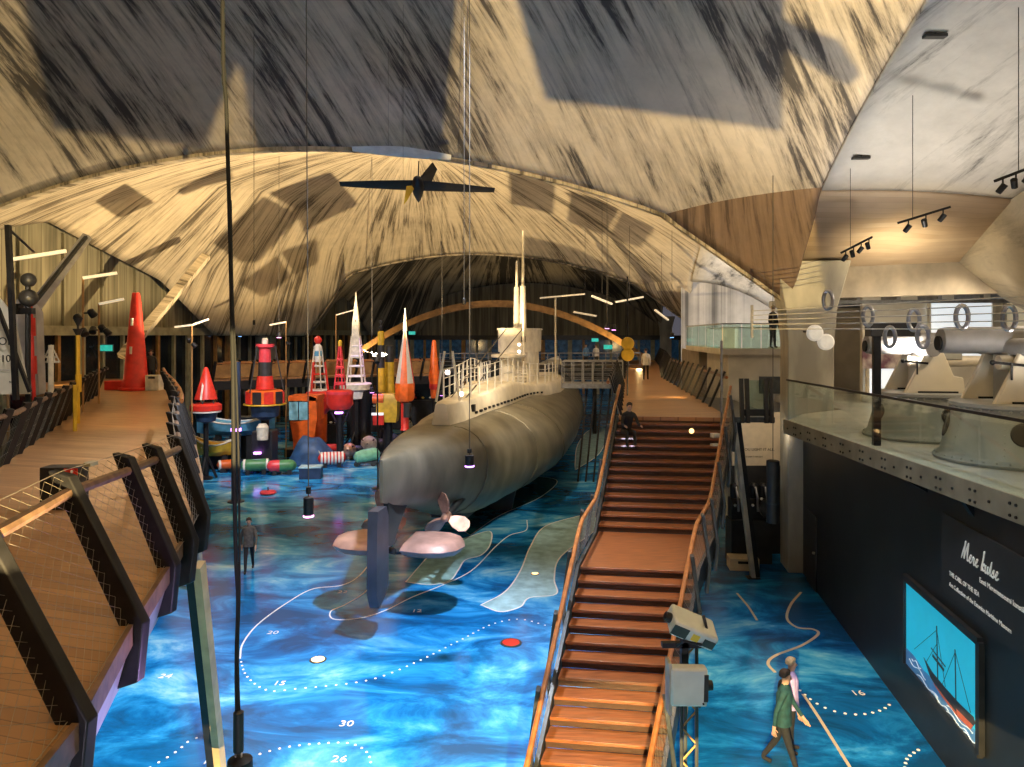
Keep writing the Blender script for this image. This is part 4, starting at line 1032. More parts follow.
for poly, mt in (([(405, 582), (418, 567), (428, 556), (440, 545), (464, 538), (490, 531), (491, 544), (482, 555), (466, 560), (459, 570), (450, 581), (430, 585)], 'island_paint'),
                 ([(480, 605), (505, 591), (520, 570), (530, 546), (545, 526), (582, 515), (612, 508), (596, 530), (562, 556), (555, 578), (557, 594), (530, 598), (521, 607), (500, 612)], 'island_pale'),
                 ([(470, 535), (500, 515), (540, 497), (556, 480), (520, 478), (480, 500), (455, 520)], 'deep_paint'),
                 ([(575, 470), (600, 452), (607, 430), (590, 430), (578, 445)], 'island_pale')):
    pts = curve_pts([fl(*c, .006) for c in poly+poly[:1]], 6)[:-1]
    b = MB(); b.prism(pts, (0, 0, -.02)); struct(b.build('floor_marking', mt))
    b = MB(); pp = pts+pts[:1]
    b.loft([[p+Vector((0, 0, .004)), q+Vector((0, 0, .004))] for p, q in ((p, p+(n-p).normalized().cross(Vector((0, 0, 1)))*.05) for p, n in zip(pp, pts[1:]+pts[:2]))], close=False, caps=False); struct(b.build('floor_line', 'chart_white'))
for s, px, y, sz in (('20', 266, 634, .3), ('22', 337, 593, .3), ('15', 272, 685, .28), ('30', 338, 726, .3), ('26', 330, 762, .3), ('18', 200, 764, .3), ('24', 157, 678, .3), ('12', 411, 612, .3), ('16', 853, 695, .3)):
    struct(lettering('floor_number', s, 'chart_white', None, fl(px, y, .012), (1, 0, 0), (0, 1, 0), sz, .004))
for i, (px, y, m, r, lab) in enumerate(((318, 660, 'warm_led', .16, 'round amber lamp set in the open blue floor below the walker'), (535, 574, 'warm_led', .11, 'small amber floor lamp on the pale blue island left of the landing'), (596, 548, 'warm_led', .07, 'tiny amber floor lamp beside the stair landing'), (511, 643, 'red', .22, 'dull red disc set in the blue floor left of the stairs'))):
    p = gr(px, y); t = thing('floor_lamp', p, lab, 'floor light')
    b = MB(); b.lathe([(r*1.25, 0), (r*1.25, .012), (r*1.05, .02)], 20, p); b.build('rim', 'dark_steel', t)
    b = MB(); b.lathe([(r, .015), (r, .022), (r*.7, .027)], 20, p); b.build('lens', m, t)

# ------------------------------------------------------------------ buoys and other exhibits in the middle of the hall
def PX(D): return D/F
def stage(name, px, ytop, D, w, mat='black_paint', lab='', cat='stand', feet=4):
    c = at(px, ytop, D); t = thing(name, (c.x, c.y, 0), lab, cat)
    return c, t
def buoy(px, D, lab, cat='buoy', name='buoy'):
    X = (px-CX)*D/F; t = thing(name, (X, D, 0), lab, cat); k = D/F
    def Z(y): return CZ-(y-HY)*k
    def L(nm, mat, prof, n=20, parent=None, dx=0., ph=0., label=None):
        b = MB(); b.lathe([(max(r*k, .002), Z(y)) for r, y in prof], n, (X+dx*k, D, 0), ph=ph); return b.build(nm, mat, parent or t, label=label)
    def legs(nm, mat, r0, y0, r1, y1, n=4, w=1.2, parent=None, ph=.6):
        for i in range(n):
            a = ph+2*pi*i/n; b = MB(); b.tube([(X+r0*k*cos(a), D+r0*k*sin(a), Z(y0)), (X+r1*k*cos(a), D+r1*k*sin(a), Z(y1))], w*k/2, 6); b.build(nm, mat, parent or t)
    def ground(r, y0):                               # dark pedestal down to the floor
        b = MB(); b.tube([(X, D, Z(y0)), (X, D, .2)], r*k, 10); b.lathe([(r*2.6*k, 0), (r*2.6*k, .12), (r*k, .2)], 16, (X, D, 0)); b.build('pedestal', 'black_steel', t)
        for i in range(3):
            a = .4+2*pi*i/3; b = MB(); b.tube([(X, D, Z(y0)*.45), (X+r*4*k*cos(a), D+r*4*k*sin(a), .05)], .07, 6); b.build('brace', 'black_steel', t)
    return t, X, k, Z, L, legs, ground
# small red cone buoy with a white stripe
t, X, k, Z, L, legs, ground = buoy(206, 40, 'small red cone buoy with a white stripe on a wide red ring')
L('cone', 'red', [(1, 367), (2, 368), (11, 399)], 24); L('ring', 'red', [(12, 403), (15, 405), (15, 410), (12, 411)], 24); L('rim', 'white_paint', [(14.5, 410.6), (14.5, 412)], 24); L('hull', 'navy_paint', [(11, 412), (9, 421), (3, 423)], 20)
b = MB(); b.bar((X-.02, 40-.08, Z(370)), (X-.02, 40-.62, Z(399)), .1, .03, (0, 1, 0)); b.build('stripe', 'white_paint', t)
legs('leg', 'black_steel', 9, 399, 11, 404, 6, 1.2); ground(2.5, 422)
# lighthouse buoy
t, X, k, Z, L, legs, ground = buoy(265, 42.7, 'red and black banded lighthouse buoy with a railed drum')
L('lantern', 'dirty_white', [(2, 338), (3, 339), (3, 344), (1, 345)], 12); L('gallery', 'pinkred', [(9, 344), (9, 347), (5, 349)], 16); L('upper_band', 'pinkred', [(5.5, 348), (6, 362)], 20); L('middle_band', 'black_paint', [(6.2, 362), (6.8, 376)], 20); L('lower_band', 'red', [(7.4, 376), (9, 389)], 20)
L('drum', 'orange', [(16, 390), (18, 391), (18, 403), (15, 404)], 32)
for i in range(10):
    a = 2*pi*i/10+.2; b = MB(); b.bar((X+18*k*cos(a), 42.7+18*k*sin(a), Z(391)), (X+18*k*cos(a), 42.7+18*k*sin(a), Z(403)), .5, .06, (cos(a), sin(a), 0)); b.build('panel', 'black_paint' if i % 2 else 'red', t)
b = MB(); b.tube([(X+20*k*cos(a), 42.7+20*k*sin(a), Z(404)) for a in [2*pi*i/24 for i in range(25)]], .05, 6); b.build('deck_rim', 'yellow', t)
L('hull', 'navy_paint', [(14, 404), (13, 416), (4, 420)], 24)
for a in (0, 2.1, 4.2): 
    b = MB(); b.tube([(X+10*k*cos(a), 42.7+10*k*sin(a), Z(346)), (X+19*k*cos(a), 42.7+19*k*sin(a), Z(392))], .04, 5); b.build('stay', 'dark_steel', t)
ground(4, 419)
L('machinery_box', 'black_paint', [(13, 430), (14, 431), (14, 464), (13, 466)], 4, ph=pi/4)
b = MB(); b.lathe([(.22, 0), (.22, .1)], 12, (X-.2, 42.0, 1.05)); b.build('lamp', 'violet_led', t)
b = MB(); b.lathe([(.3, -.5), (.34, .2), (.2, .4)], 14, (X+.2, 41.7, 2.4)); b.build('can', 'dirty_white', t)
# red ball topped lattice buoy
t, X, k, Z, L, legs, ground = buoy(318, 50, 'white lattice buoy topped with a red ball above a red hull')
b = MB(); b.ball((X, 50, Z(340)), 4*k, 16, 10); b.build('topmark', 'red', t)
L('lantern', 'white_paint', [(2, 344), (3.4, 346), (3.6, 361), (3, 362)], 16); L('lantern_band', 'sky_paint', [(3.7, 351), (3.7, 356)], 16)
legs('lattice_leg', 'dirty_white', 3.4, 346, 9, 392, 4, 1.4); 
for y, r in ((366, 5.6), (374, 6.6), (382, 7.7), (390, 8.6)):
    b = MB(); b.tube([(X+r*k*cos(a), 50+r*k*sin(a), Z(y)) for a in [2*pi*i/12 for i in range(13)]], .05, 5); b.build('hoop', 'white_paint' if y != 374 else 'red', t)
legs('side_post', 'red', 7, 362, 10, 392, 3, 2.2, ph=0.1)
L('hull', 'red', [(10, 391), (13, 394), (13, 408), (8, 414)], 24); L('tail', 'orange', [(9, 414), (9, 442), (7, 444)], 16)
b = MB(); b.box((X-.3, 49.2, Z(419)), (.6, .3, .8)); b.build('notice', 'white_paint', t); ground(4, 443)
# white pyramid beacon
t, X, k, Z, L, legs, ground = buoy(356, 50, 'tall white pyramid beacon with a black diamond topmark')
L('spire', 'dirty_white', [(.4, 292), (1.2, 300), (4.4, 322), (5.2, 340)], 4, ph=pi/4); L('diamond', 'black_paint', [(.3, 315), (3.6, 321), (.3, 328)], 4); legs('tower_leg', 'dirty_white', 4.8, 336, 11, 384, 4, 2.0, ph=pi/4)
for y, r in ((346, 6), (356, 7.3), (366, 8.6), (376, 10)):
    b = MB(); b.tube([(X+r*k*cos(a), 50+r*k*sin(a), Z(y)) for a in [pi/4+pi/2*i for i in range(5)]], .06, 5); b.build('crossbar', 'white_paint', t)
for a in (0, pi/2, pi, 3*pi/2):
    b = MB(); c0 = Vector((X, 50, 0)); d = Vector((cos(a+.8), sin(a+.8), 0)); e = Vector((cos(a+2.37), sin(a+2.37), 0))
    if a in (0, pi): b.add([c0+d*5*k+Vector((0, 0, Z(340))), c0+e*5*k+Vector((0, 0, Z(340))), c0+e*7.5*k+Vector((0, 0, Z(358))), c0+d*7.5*k+Vector((0, 0, Z(358)))], [(0, 1, 2, 3)]); b.build('daymark_board', 'dirty_white', t)
L('lamp_house', 'red', [(2, 342), (2.5, 343), (2.5, 348), (1, 349)], 10); L('deck', 'dirty_white', [(15, 383), (16, 384), (16, 389), (12, 391)], 24); L('hull', 'white_paint', [(12, 391), (11, 398), (3, 400)], 20); ground(5, 399)
L('gun_column', 'black_steel', [(7, 384), (8, 385), (8, 400), (6, 404), (6, 432), (8, 438)], 14, dx=9)
# red lattice drum buoy on a pole
t, X, k, Z, L, legs, ground = buoy(340, 44, 'red drum buoy with a slim red lattice mast on a black pole')
legs('mast_leg', 'pinkred', 1, 346, 6, 389, 4, 1.5)
for y, r in ((358, 2.6), (366, 3.6), (374, 4.4), (382, 5.2)): L('mast_deck', 'pinkred', [(r, y), (r+.8, y+.6), (r+.8, y+2.4), (r, y+3)], 10)
L('lamp', 'yellow', [(.6, 340), (2, 341), (2, 346), (.6, 347)], 10)
L('drum', 'red', [(11, 390), (13, 391.5), (13, 404), (10, 409)], 28); L('drum_rim', 'pinkred', [(13.4, 391), (13.4, 394)], 28)
L('pole', 'black_steel', [(3.5, 409), (3.5, 458)], 12); L('foot', 'black_steel', [(6, 457), (6, 459.5)], 14)
b = MB(); b.lathe([(.25, 0), (.25, .1)], 12, (X, 43.7, Z(413))); b.build('lamp_ring', 'violet_led', t)
for sg in (-1, 1):
    b = MB(); b.tube([(X, 44, Z(430)), (X+sg*9*k, 44, Z(412))], .07, 6); b.build('arm', 'black_steel', t)
# yellow and black pillar buoys
for px, ys, D, lab in ((381, (331, 345, 368, 384, 392), 52, 'slim yellow and black pillar buoy with cone topmarks'), (389.5, (345, 362, 384, 394, 396), 53, 'stouter yellow and black pillar buoy beside the slim one')):
    t, X, k, Z, L, legs, ground = buoy(px, D, lab); w = 3.2 if px < 385 else 4.4
    L('top_band', 'yellow' if px < 385 else 'black_paint', [(w*.6, ys[0]), (w, ys[0]+1), (w, ys[1])], 16); L('middle_band', 'black_paint' if px < 385 else 'yellow', [(w*1.05, ys[1]), (w*1.1, ys[2])], 16); L('lower_band', 'yellow', [(w*1.15, ys[2]), (w*1.25, ys[3]), (w*1.2, ys[4])], 16)
    if px < 385:
        for y in (323, 329): L('cone_topmark', 'black_paint', [(3, y-2.4), (.2, y+2.4)], 14)
        L('topmark_staff', 'black_paint', [(.5, 320), (.5, 332)], 6)
    L('hull', 'black_paint', [(w*1.4, ys[4]), (w*1.6, ys[4]+3), (w*1.6, ys[4]+10), (w, ys[4]+13)], 16); ground(2, ys[4]+12)
# orange and white tapering buoy
t, X, k, Z, L, legs, ground = buoy(405, 45, 'orange and white striped tapering buoy with a brick-red base')
for i, m in enumerate(('white_cloth', 'orange', 'red', 'orange', 'white_cloth', 'orange', 'green_paint', 'white_cloth')):
    b = MB(); a0 = 2*pi*(i-.5)/8-pi/2; a1 = a0+pi/4
    def cp(r, y, a): return Vector((X+r*k*cos(a), 45+r*k*sin(a), Z(y)))
    A_ = [cp(1.2, 330, lerp(a0, a1, q)) for q in (0, .5, 1)]; B_ = [cp(9.6, 383, lerp(a0, a1, q)) for q in (0, .5, 1)]
    b.loft([A_+[Vector((X, 45, Z(330)))], B_+[Vector((X, 45, Z(383)))]]); b.build('stripe_panel', ['orange', 'white_cloth', 'red', 'white_cloth', 'green_paint', 'white_cloth', 'orange', 'white_cloth'][i], t)
L('spire', 'white_cloth', [(.5, 308), (2.2, 331)], 8); L('base', 'orange', [(9.8, 383), (10, 384), (10, 398), (8, 401)], 8, ph=pi/8); L('stem', 'red', [(4, 401), (4, 428), (5, 430)], 12); ground(2.5, 428)
b = MB(); b.tube([(X+4*k, 44.3, Z(402)), (X+4*k, 44.3, Z(416))], 4*k, 12); b.build('battery', 'black_paint', t)
# slim orange cone behind the submarine stern
t, X, k, Z, L, legs, ground = buoy(434, 48, 'slim orange cone buoy standing behind the submarine stern')
L('cone', 'orange', [(1.2, 340), (2.2, 342), (5.4, 378), (3.6, 390), (3, 398)], 18); L('collar', 'red', [(3.4, 382), (4.6, 384), (4.6, 388), (3.4, 390)], 18); ground(2, 397)
# tall red cone at the end of the left walkway
t, X, k, Z, L, legs, ground = buoy(136, 34.2, 'tall red cone buoy standing on the platform at the walkway end')
zz = ZW-.03
b = MB(); b.lathe([(.1, 9.76), (.16, 9.74), (.22, 9.3), (.52, zz+.55), (.62, zz+.35), (.62, zz+.05)], 28, (X, 34.2, 0)); b.build('cone', 'red', t)
for z in (8.4, 7.1): 
    b = MB(); b.box((X-.02, 34.2-.42 if z < 8 else 34.2-.32, z), (.10, .06, .34)); b.build('number_mark', 'white_paint', t)
b = MB(); b.box((X-.75, 34.3, zz+.22), (1.2, .7, .42)); b.build('base', 'red', t, bevel=.03)
b = MB(); b.lathe([(.70, zz), (.74, zz+.03), (.74, zz+.12), (.64, zz+.14)], 28, (X, 34.2, 0)); b.build('foot_ring', 'red', t)
wb = thing('white_box', (X+.95, 34.0, ZW), 'small white box on the platform right of the tall red cone', 'box'); b = MB(); b.box((X+1.0, 33.9, zz+.36), (.62, .5, .7)); b.build('box', 'dirty_white', wb, bevel=.02); b = MB(); b.box((X+1.0, 33.62, zz+.6), (.3, .03, .1)); b.build('handle', 'black_paint', wb)
# orange wheelhouse with pale windows
wh = thing('wheelhouse', at(303, 440, 47.6), 'orange boat wheelhouse with pale blue windows', 'boat'); 
k = 47.6/F
def W(px, y, dd=0): p = at(px, y, 47.6+dd); return p
b = MB(); b.loft([[W(290, 421, -.9), W(316, 421, -.9), W(316, 421, .9), W(290, 421, .9)], [W(290, 423, -.95), W(317, 418, -.95), W(317, 418, .9), W(290, 423, .9)], [W(293, 440, -.9), W(314, 440, -.9), W(314, 440, .9), W(293, 440, .9)], [W(294, 470, -.5), W(300, 470, -.5), W(300, 470, .6), W(294, 470, .6)]]); b.build('body', 'orange', wh)
b = MB(); b.prism([W(309, 396, -.95), W(316, 398, -.95), W(317, 421, -.95), W(309, 421, -.95)], (0, 1.8, 0)); b.prism([W(288, 396, -.95), W(317, 396, -.95), W(317, 401, -.95), W(288, 401, -.95)], (0, 1.8, 0)); b.build('roof', 'orange', wh)
for xa, xb in ((289, 298), (299, 308)):
    b = MB(); b.prism([W(xa, 402, -.9), W(xb, 402, -.9), W(xb, 420, -.9), W(xa, 420, -.9)], (0, .06, 0)); b.build('window', 'cabin_window', wh)
b = MB(); b.box((W(303, 440).x, 47.8, .25), (2.2, 1.2, .5)); b.build('cradle', 'black_paint', wh)
# boats on the floor behind the mines
def boat(c, ln, w, h, z0, mat, lab, rz, deckmat, cat='boat', rise=.5):
    t = thing('boat', (c[0], c[1], 0), lab, cat); d = Vector((cos(rz), sin(rz), 0)); n = Vector((-sin(rz), cos(rz), 0)); c = Vector((c[0], c[1], 0))
    b = MB(); secs = []
    for i in range(13):
        q = -1+i/6; ww = w*(1-abs(q)**2.6)*.5+.03; zt = z0+h+rise*q*q; zb = z0+h*.25*q*q
        secs.append([c+d*(q*ln/2)+n*(x*ww)+Vector((0, 0, z)) for x, z in ((-1, zt), (-.8, lerp(zb, zt, .4)), (-.15, zb), (.15, zb), (.8, lerp(zb, zt, .4)), (1, zt), (.85, zt-.08), (-.85, zt-.08))])
    b.loft(secs); b.build('hull', mat, t)
    b = MB(); b.tube([s[0] for s in secs], .05, 6); b.tube([s[5] for s in secs], .05, 6); b.build('gunwale', deckmat, t)
    for q in (-.45, .35):
        b = MB(); b.bar(c+d*(q*ln/2)-n*w*.38+Vector((0, 0, z0+h*.8)), c+d*(q*ln/2)+n*w*.38+Vector((0, 0, z0+h*.8)), .3, .06); b.build('thwart', deckmat, t)
        b = MB(); b.bar(c+d*(q*ln/2)-n*w*.3+Vector((0, 0, .1)), c+d*(q*ln/2)+n*w*.3+Vector((0, 0, .1)), .25, .2); b.bar(c+d*(q*ln/2)+Vector((0, 0, .1)), c+d*(q*ln/2)+Vector((0, 0, z0+.15)), .3, .3, d); b.build('chock', 'black_paint', t)
    return t
boat(((236-512)*44.5/F, 44.5), 4.6, 1.6, .8, 1.75, 'sky_paint', 'pale blue open boat under the lighthouse buoy', .06, 'white_paint')
boat(((222-512)*43/F, 42.2), 2.6, 1.2, .7, .9, 'yellow', 'yellow open dinghy below the pale blue boat', .15, 'dirty_white')
tp = thing('tarpaulin_mound', gr(309, 466), 'dark blue tarpaulin covered hull behind the striped mine', 'cover')
c = gr(310, 466); b = MB(); secs = []
for i in range(13):
    q = -1+i/6; secs.append([Vector((c.x-.25+q*1.45+.2*sin(a), c.y+1.25+1.0*cos(a)*(1-q*q*.5), (1.55-.5*q+.1*sin(9*q))*max(.05, (1-abs(q)**3))*sin(a)**.8)) for a in [pi*j/10 for j in range(11)]])
b.loft(secs, close=False, caps=True); b.build('tarpaulin', 'tarp_blue', tp)
b = MB(); b.tube([Vector((c.x+.9, c.y+.25, .02)), Vector((c.x+.3, c.y+.55, .95)), Vector((c.x+.2, c.y+1.1, 1.4))], .03, 5); b.build('rope', 'dirty_white', tp)
ym = thing('winch', at(388, 418, 48), 'yellow winch housing below the pillar buoys', 'machine'); c = at(388, 420, 48)
b = MB(); b.loft([[Vector((c.x+x, 48+y, z)) for x, y in ((-.55, -.6), (.6, -.6), (.6, .6), (-.55, .6))] for z in (2.2,)]+[[Vector((c.x+x*1.1, 48+y, z)) for x, y in ((-.6, -.6), (.6, -.6), (.6, .6), (-.6, .6))] for z in (2.6, 3.6)]+[[Vector((c.x+x*.7, 48+y*.8, 4.0)) for x, y in ((-.6, -.6), (.6, -.6), (.6, .6), (-.6, .6))]]); b.build('housing', 'yellow', ym)
b = MB(); b.tube([(c.x-.9, 47.6, 3.7), (c.x-.2, 47.6, 3.7)], .32, 14); b.build('drum', 'orange', ym); b = MB(); b.tube([(c.x, 48, 0), (c.x, 48, 2.3)], .3, 10); b.lathe([(.7, 0), (.7, .15), (.3, .2)], 14, (c.x, 48, 0)); b.build('pedestal', 'black_steel', ym)
b = MB(); b.box((c.x-.55, 47.3, 2.75), (.75, .1, .16)); b.build('lamp', 'lit_window', ym); b = MB(); b.box((c.x-.5, 47.3, 2.35), (.7, .12, .6)); b.build('red_box', 'red', ym)
# naval mines and torpedo bodies lying in a row on the floor
def floatbody(px, y, ln, r, rz, mat, lab, nose=None, stripes=0, smat='white_paint'):
    c = gr(px, y); t = thing('torpedo_float', c, lab, 'float'); d = Vector((cos(rz), sin(rz), 0)); c = c+Vector((0, 0, r+.16))
    h = ln/2; b = MB(); b.lathe([(.03, -h), (r*.6, -h+r*.25), (r*.92, -h+r*.7), (r, -h+r*1.2), (r, h-r*1.0), (r*.9, h-r*.5), (r*.55, h-r*.15), (.03, h)], 20, c, aim(d)); bd = b.build('body', mat, t)
    if nose:
        b = MB(); b.lathe([(r*1.02, h*.15), (r*1.02, h-r*1.0), (r*.92, h-r*.48), (r*.57, h-r*.12), (.03, h+.02)], 20, c, aim(d)); b.build('nose', nose, t)
    for j in range(stripes):
        q = -h*.72+1.44*h*j/max(1, stripes-1); b = MB(); b.lathe([(r*1.01, q-.06), (r*1.03, q-.05), (r*1.03, q+.05), (r*1.01, q+.06)], 20, c, aim(d)); b.build('band', smat, bd)
    for q in (-.5, .5):
        b = MB(); b.box(c+d*(q*h)-Vector((0, 0, r*.85)), (.22, r*1.5, .30+r*.3), rz=rz); b.build('chock', 'black_paint', t)
    return t
floatbody(227, 472, 1.1, .27, .5, 'orange', 'short orange float leftmost in the row on the floor', stripes=1)
floatbody(256, 474, 1.7, .34, .25, 'green_paint', 'dark green float with a white band beside the orange one', stripes=2)
floatbody(282, 474.5, 1.6, .33, .25+pi, 'green_paint', 'pink-red and green float with white stripes', nose='pinkred')
floatbody(332, 467, 1.65, .37, .28, 'red', 'red and white banded float right of the pale crate', stripes=7)
floatbody(312, 463, 1.4, .26, .4, 'pinkred', 'plain pinkish red float lying behind the pale crate', stripes=1)
floatbody(325, 454, 1.7, .24, .35, 'orange', 'red and orange float lying before the blue tarpaulin', nose='red')
floatbody(350, 457, 1.7, .28, .3, 'navy_paint', 'long dark navy float in front of the black mines')
c = gr(311, 478); cr = thing('crate', c, 'pale blue topped glass crate standing between the floats', 'crate'); b = MB(); b.box(c+Vector((0, 0, .30)), (1.15, .8, .6), rz=.1); b.build('case', 'navy_paint', cr, bevel=.02); b = MB(); b.box(c+Vector((0, 0, .63)), (1.2, .85, .06), rz=.1); b.build('lid', 'island_pale', cr)
c = gr(268, 494); rd = thing('red_buoy_plate', c, 'flat red disc lying on the floor in front of the floats', 'disc'); b = MB(); b.lathe([(.30, 0), (.40, .06), (.36, .14), (.12, .18)], 20, c); b.build('disc', 'pinkred', rd); b = MB(); b.tube([c+Vector((0, 0, .17)), c+Vector((0, 0, .34))], .03, 8); b.build('eye', 'black_steel', rd)
def mine(px, y, r, mat, lab):
    y += 7; r *= 1.12
    c = gr(px, y); t = thing('naval_mine', c, lab, 'mine', group='naval mines beside the submarine'); c = c+Vector((0, 0, r+.12))
    b = MB(); b.ball(c, r, 18, 12); b.build('shell', mat, t)
    for i in range(8):
        a = 2*pi*i/8; e = .55 if i % 2 else .15; d = Vector((cos(a)*cos(e), sin(a)*cos(e), sin(e))); b = MB(); b.tube([c+d*r*.95, c+d*(r+.13)], .04, 6); b.build('horn', 'black_steel', t)
    b = MB(); b.lathe([(r*.7, 0), (r*.7, .1), (r*.4, .3)], 12, gr(px, y)); b.build('sinker', 'black_paint', t)
for q in ((349, 452, .40, 'bronze', 'brown mine at the left end of the mine group'), (369, 447, .48, 'dirty_white', 'cream mine in the middle of the mine group'), (381, 446, .38, 'black_paint', 'black mine right of the cream mine'), (393, 443, .44, 'navy_paint', 'dark blue mine nearest the submarine hull'),
          (358, 440, .36, 'plane_paint', 'dusky pink mine behind the brown mine'), (402, 440, .36, 'black_paint', 'small black mine against the submarine hull'), (366, 436, .36, 'navy_paint', 'small navy mine behind the cream mine'), (386, 434, .4, 'grey_steel', 'grey mine at the back of the mine group'),
          (415, 432, .4, 'black_paint', 'black mine furthest back beside the hull'), (407, 425, .4, 'dirty_white', 'pale mine high at the back beside the hull')): mine(*q)
c = gr(366, 466); gt = thing('mine_trolley', c, 'green wheeled mine trolley on the floor left of the submarine', 'trolley'); b = MB(); b.lathe([(.05, -.75), (.32, -.6), (.4, -.1), (.4, .5), (.3, .75), (.05, .85)], 16, c+Vector((0, 0, .62)), aim((.9, .4, .12))); b.build('body', 'mint_paint', gt)
for dx, dy in ((-.5, -.3), (.45, -.1), (-.5, .3), (.45, .45)):
    b = MB(); b.tube([c+Vector((dx, dy-.05, .16)), c+Vector((dx, dy+.05, .16))], .16, 12); b.build('wheel', 'black_paint', gt)
b = MB(); b.box(c+Vector((0, .05, .25)), (1.3, .6, .12), rz=.2); b.build('frame', 'dark_steel', gt)
# dark pole with a violet lamp standing on the floor
def lamp_pole(px, y, ytop, w, ylamp, lab):
    p = gr(px, y); k = p.y/F; t = thing('lamp_pole', p, lab, 'pole'); b = MB(); b.tube([p, Vector((p.x, p.y, CZ-(ytop-HY)*k))], w*k/2, 10); b.lathe([(w*k*.9, 0), (w*k*.9, .06)], 14, p); b.build('pole', 'navy_paint', t)
    b = MB(); z = CZ-(ylamp-HY)*k; b.lathe([(w*k*.56, z), (w*k*.56, z+.13)], 14, (p.x, p.y, 0)); b.build('lamp_ring', 'violet_led', t)
lamp_pole(236, 502, 362, 9, 431, 'dark blue pole with a violet lamp ring standing left of the lighthouse buoy')

# ------------------------------------------------------------------ things beyond the left walkway
t = thing('sail', at(10, 395, 17), 'white sail with black letters leaning at the left edge', 'sail'); D = 17.0
b = MB(); b.prism([at(-45, 395, D), at(29, 394, D+.4), at(13, 316, D+.3), at(8, 309, D+.2), at(-25, 270, D), at(-45, 262, D)], (0, .06, 0)); b.build('cloth', 'white_cloth', t)
for s, px, y, sz in (('ON', -2, 345, .26), ('-10', -3, 362, .24), ('SON', 9, 383, .07)):
    lettering('lettering', s, 'black_paint', t, at(px, y, D-.03 + .0), (1, .0, 0), (0, 0, 1), sz, .01)
b = MB(); b.tube([at(-42, 330, D-.02), at(18, 330, D+.22)], .012, 5); b.tube([at(-42, 370, D-.02), at(24, 370, D+.26)], .012, 5); b.build('seam', 'grey_cloth', t)
b = MB(); b.bar(at(8, 225, D-.4), at(16, 400, D-.4), .1, .1); b.build('mast', 'black_steel', t)
b = MB(); b.bar(at(-2, 308, D-.3), at(30, 392, D-.3), .07, .07); b.build('boom', 'black_steel', t)
b = MB(); b.tube([at(8, 228, D-.4), at(34, 252, D+2)], .03, 5); b.build('stay', 'black_steel', t)
t = thing('grey_sail', at(30, 395, 19), 'grey furled sail standing right of the white sail', 'sail'); b = MB(); b.prism([at(16, 300, 19.4), at(24, 296, 19.4), at(36, 312, 19.5), at(39, 394, 19.5), at(31, 396, 19.5), at(14, 318, 19.4)], (0, .3, 0)); b.build('cloth', 'grey_cloth', t)
b = MB(); b.tube([at(30, 292, 19.2), at(34, 400, 19.2)], .05, 8); b.build('spar', 'red', t)
for ya, yb in ((318, 336), (356, 374)):
    b = MB(); b.tube([at(30.9+(ya-300)*.035, ya, 19.15), at(30.9+(yb-300)*.035, yb, 19.15)], .09, 8); b.build('band', 'white_cloth' if ya > 400 else 'red', t)
t = thing('wing', at(60, 260, 24), 'long pale wing slanting up beside the left arch', 'wing'); b = MB(); b.loft([[at(2+o*3, 338+o*4, 22), at(12+o*3, 342+o*4, 22), at(90+o*2, 236+o*3, 27), at(83+o*2, 233+o*3, 27)] for o in (0, 1)]); b.build('panel', 'grey_cloth', t)
b = MB(); b.bar(at(5, 340, 21.9), at(86, 237, 26.8), .1, .1); b.build('spar', 'dark_steel', t)
def daymark(px, y0, ytop, D, lab, name='daymark_pole', mat='black_steel', w=.06):
    p = at(px, y0, D); t = thing(name, p, lab, 'pole'); top = at(px, ytop, D); b = MB(); b.tube([Vector((p.x, D, 0)), top], w, 8); b.build('pole', mat, t); return t, p.x, D
t, x, D = daymark(28, 392, 275, 17.6, 'dark pole carrying two black ball daymarks')
for y, r in ((280, .17), (298, .21)):
    b = MB(); b.ball(at(28.5, y, D), r, 18, 12); b.build('ball', 'black_paint', t)
b = MB(); b.box(at(24, 311, D), (.45, .16, .14)); b.box(at(18, 309, D), (.14, .2, .25)); b.build('lamp_bracket', 'black_steel', t)
t, x, D = daymark(51, 400, 345, 20, 'cream pole with a latticed triangle topmark', mat='dirty_white', w=.07)
b = MB()
for yy in (352, 357, 362): b.bar(at(51-(yy-345)*.45, yy, D), at(51+(yy-345)*.45, yy, D), .03, .05)
for px in (42, 47, 51, 55, 60): b.tube([at(51, 345, D), at(px, 362.5, D)], .02, 5)
b.build('triangle_topmark', 'dirty_white', t)
t, x, D = daymark(78, 405, 335, 21, 'yellow pole beacon with black cone topmarks', mat='yellow', w=.055)
for y, s in ((322, 1), (333, 1)): b = MB(); b.lathe([(.14, .12), (.015, -.14)], 14, at(78, y, D)); b.build('cone_topmark', 'black_paint', t)
b = MB(); b.tube([at(78, 318, D), at(78, 337, D)], .03, 6); b.build('staff', 'black_paint', t); b = MB(); b.lathe([(.08, 0), (.08, .5)], 10, at(78.5, 392, D)); b.build('sleeve', 'yellow', t)
t, x, D = daymark(75, 400, 385, 19.3, 'slanting yellow spar leaning by the left railing', mat='yellow', w=.05)
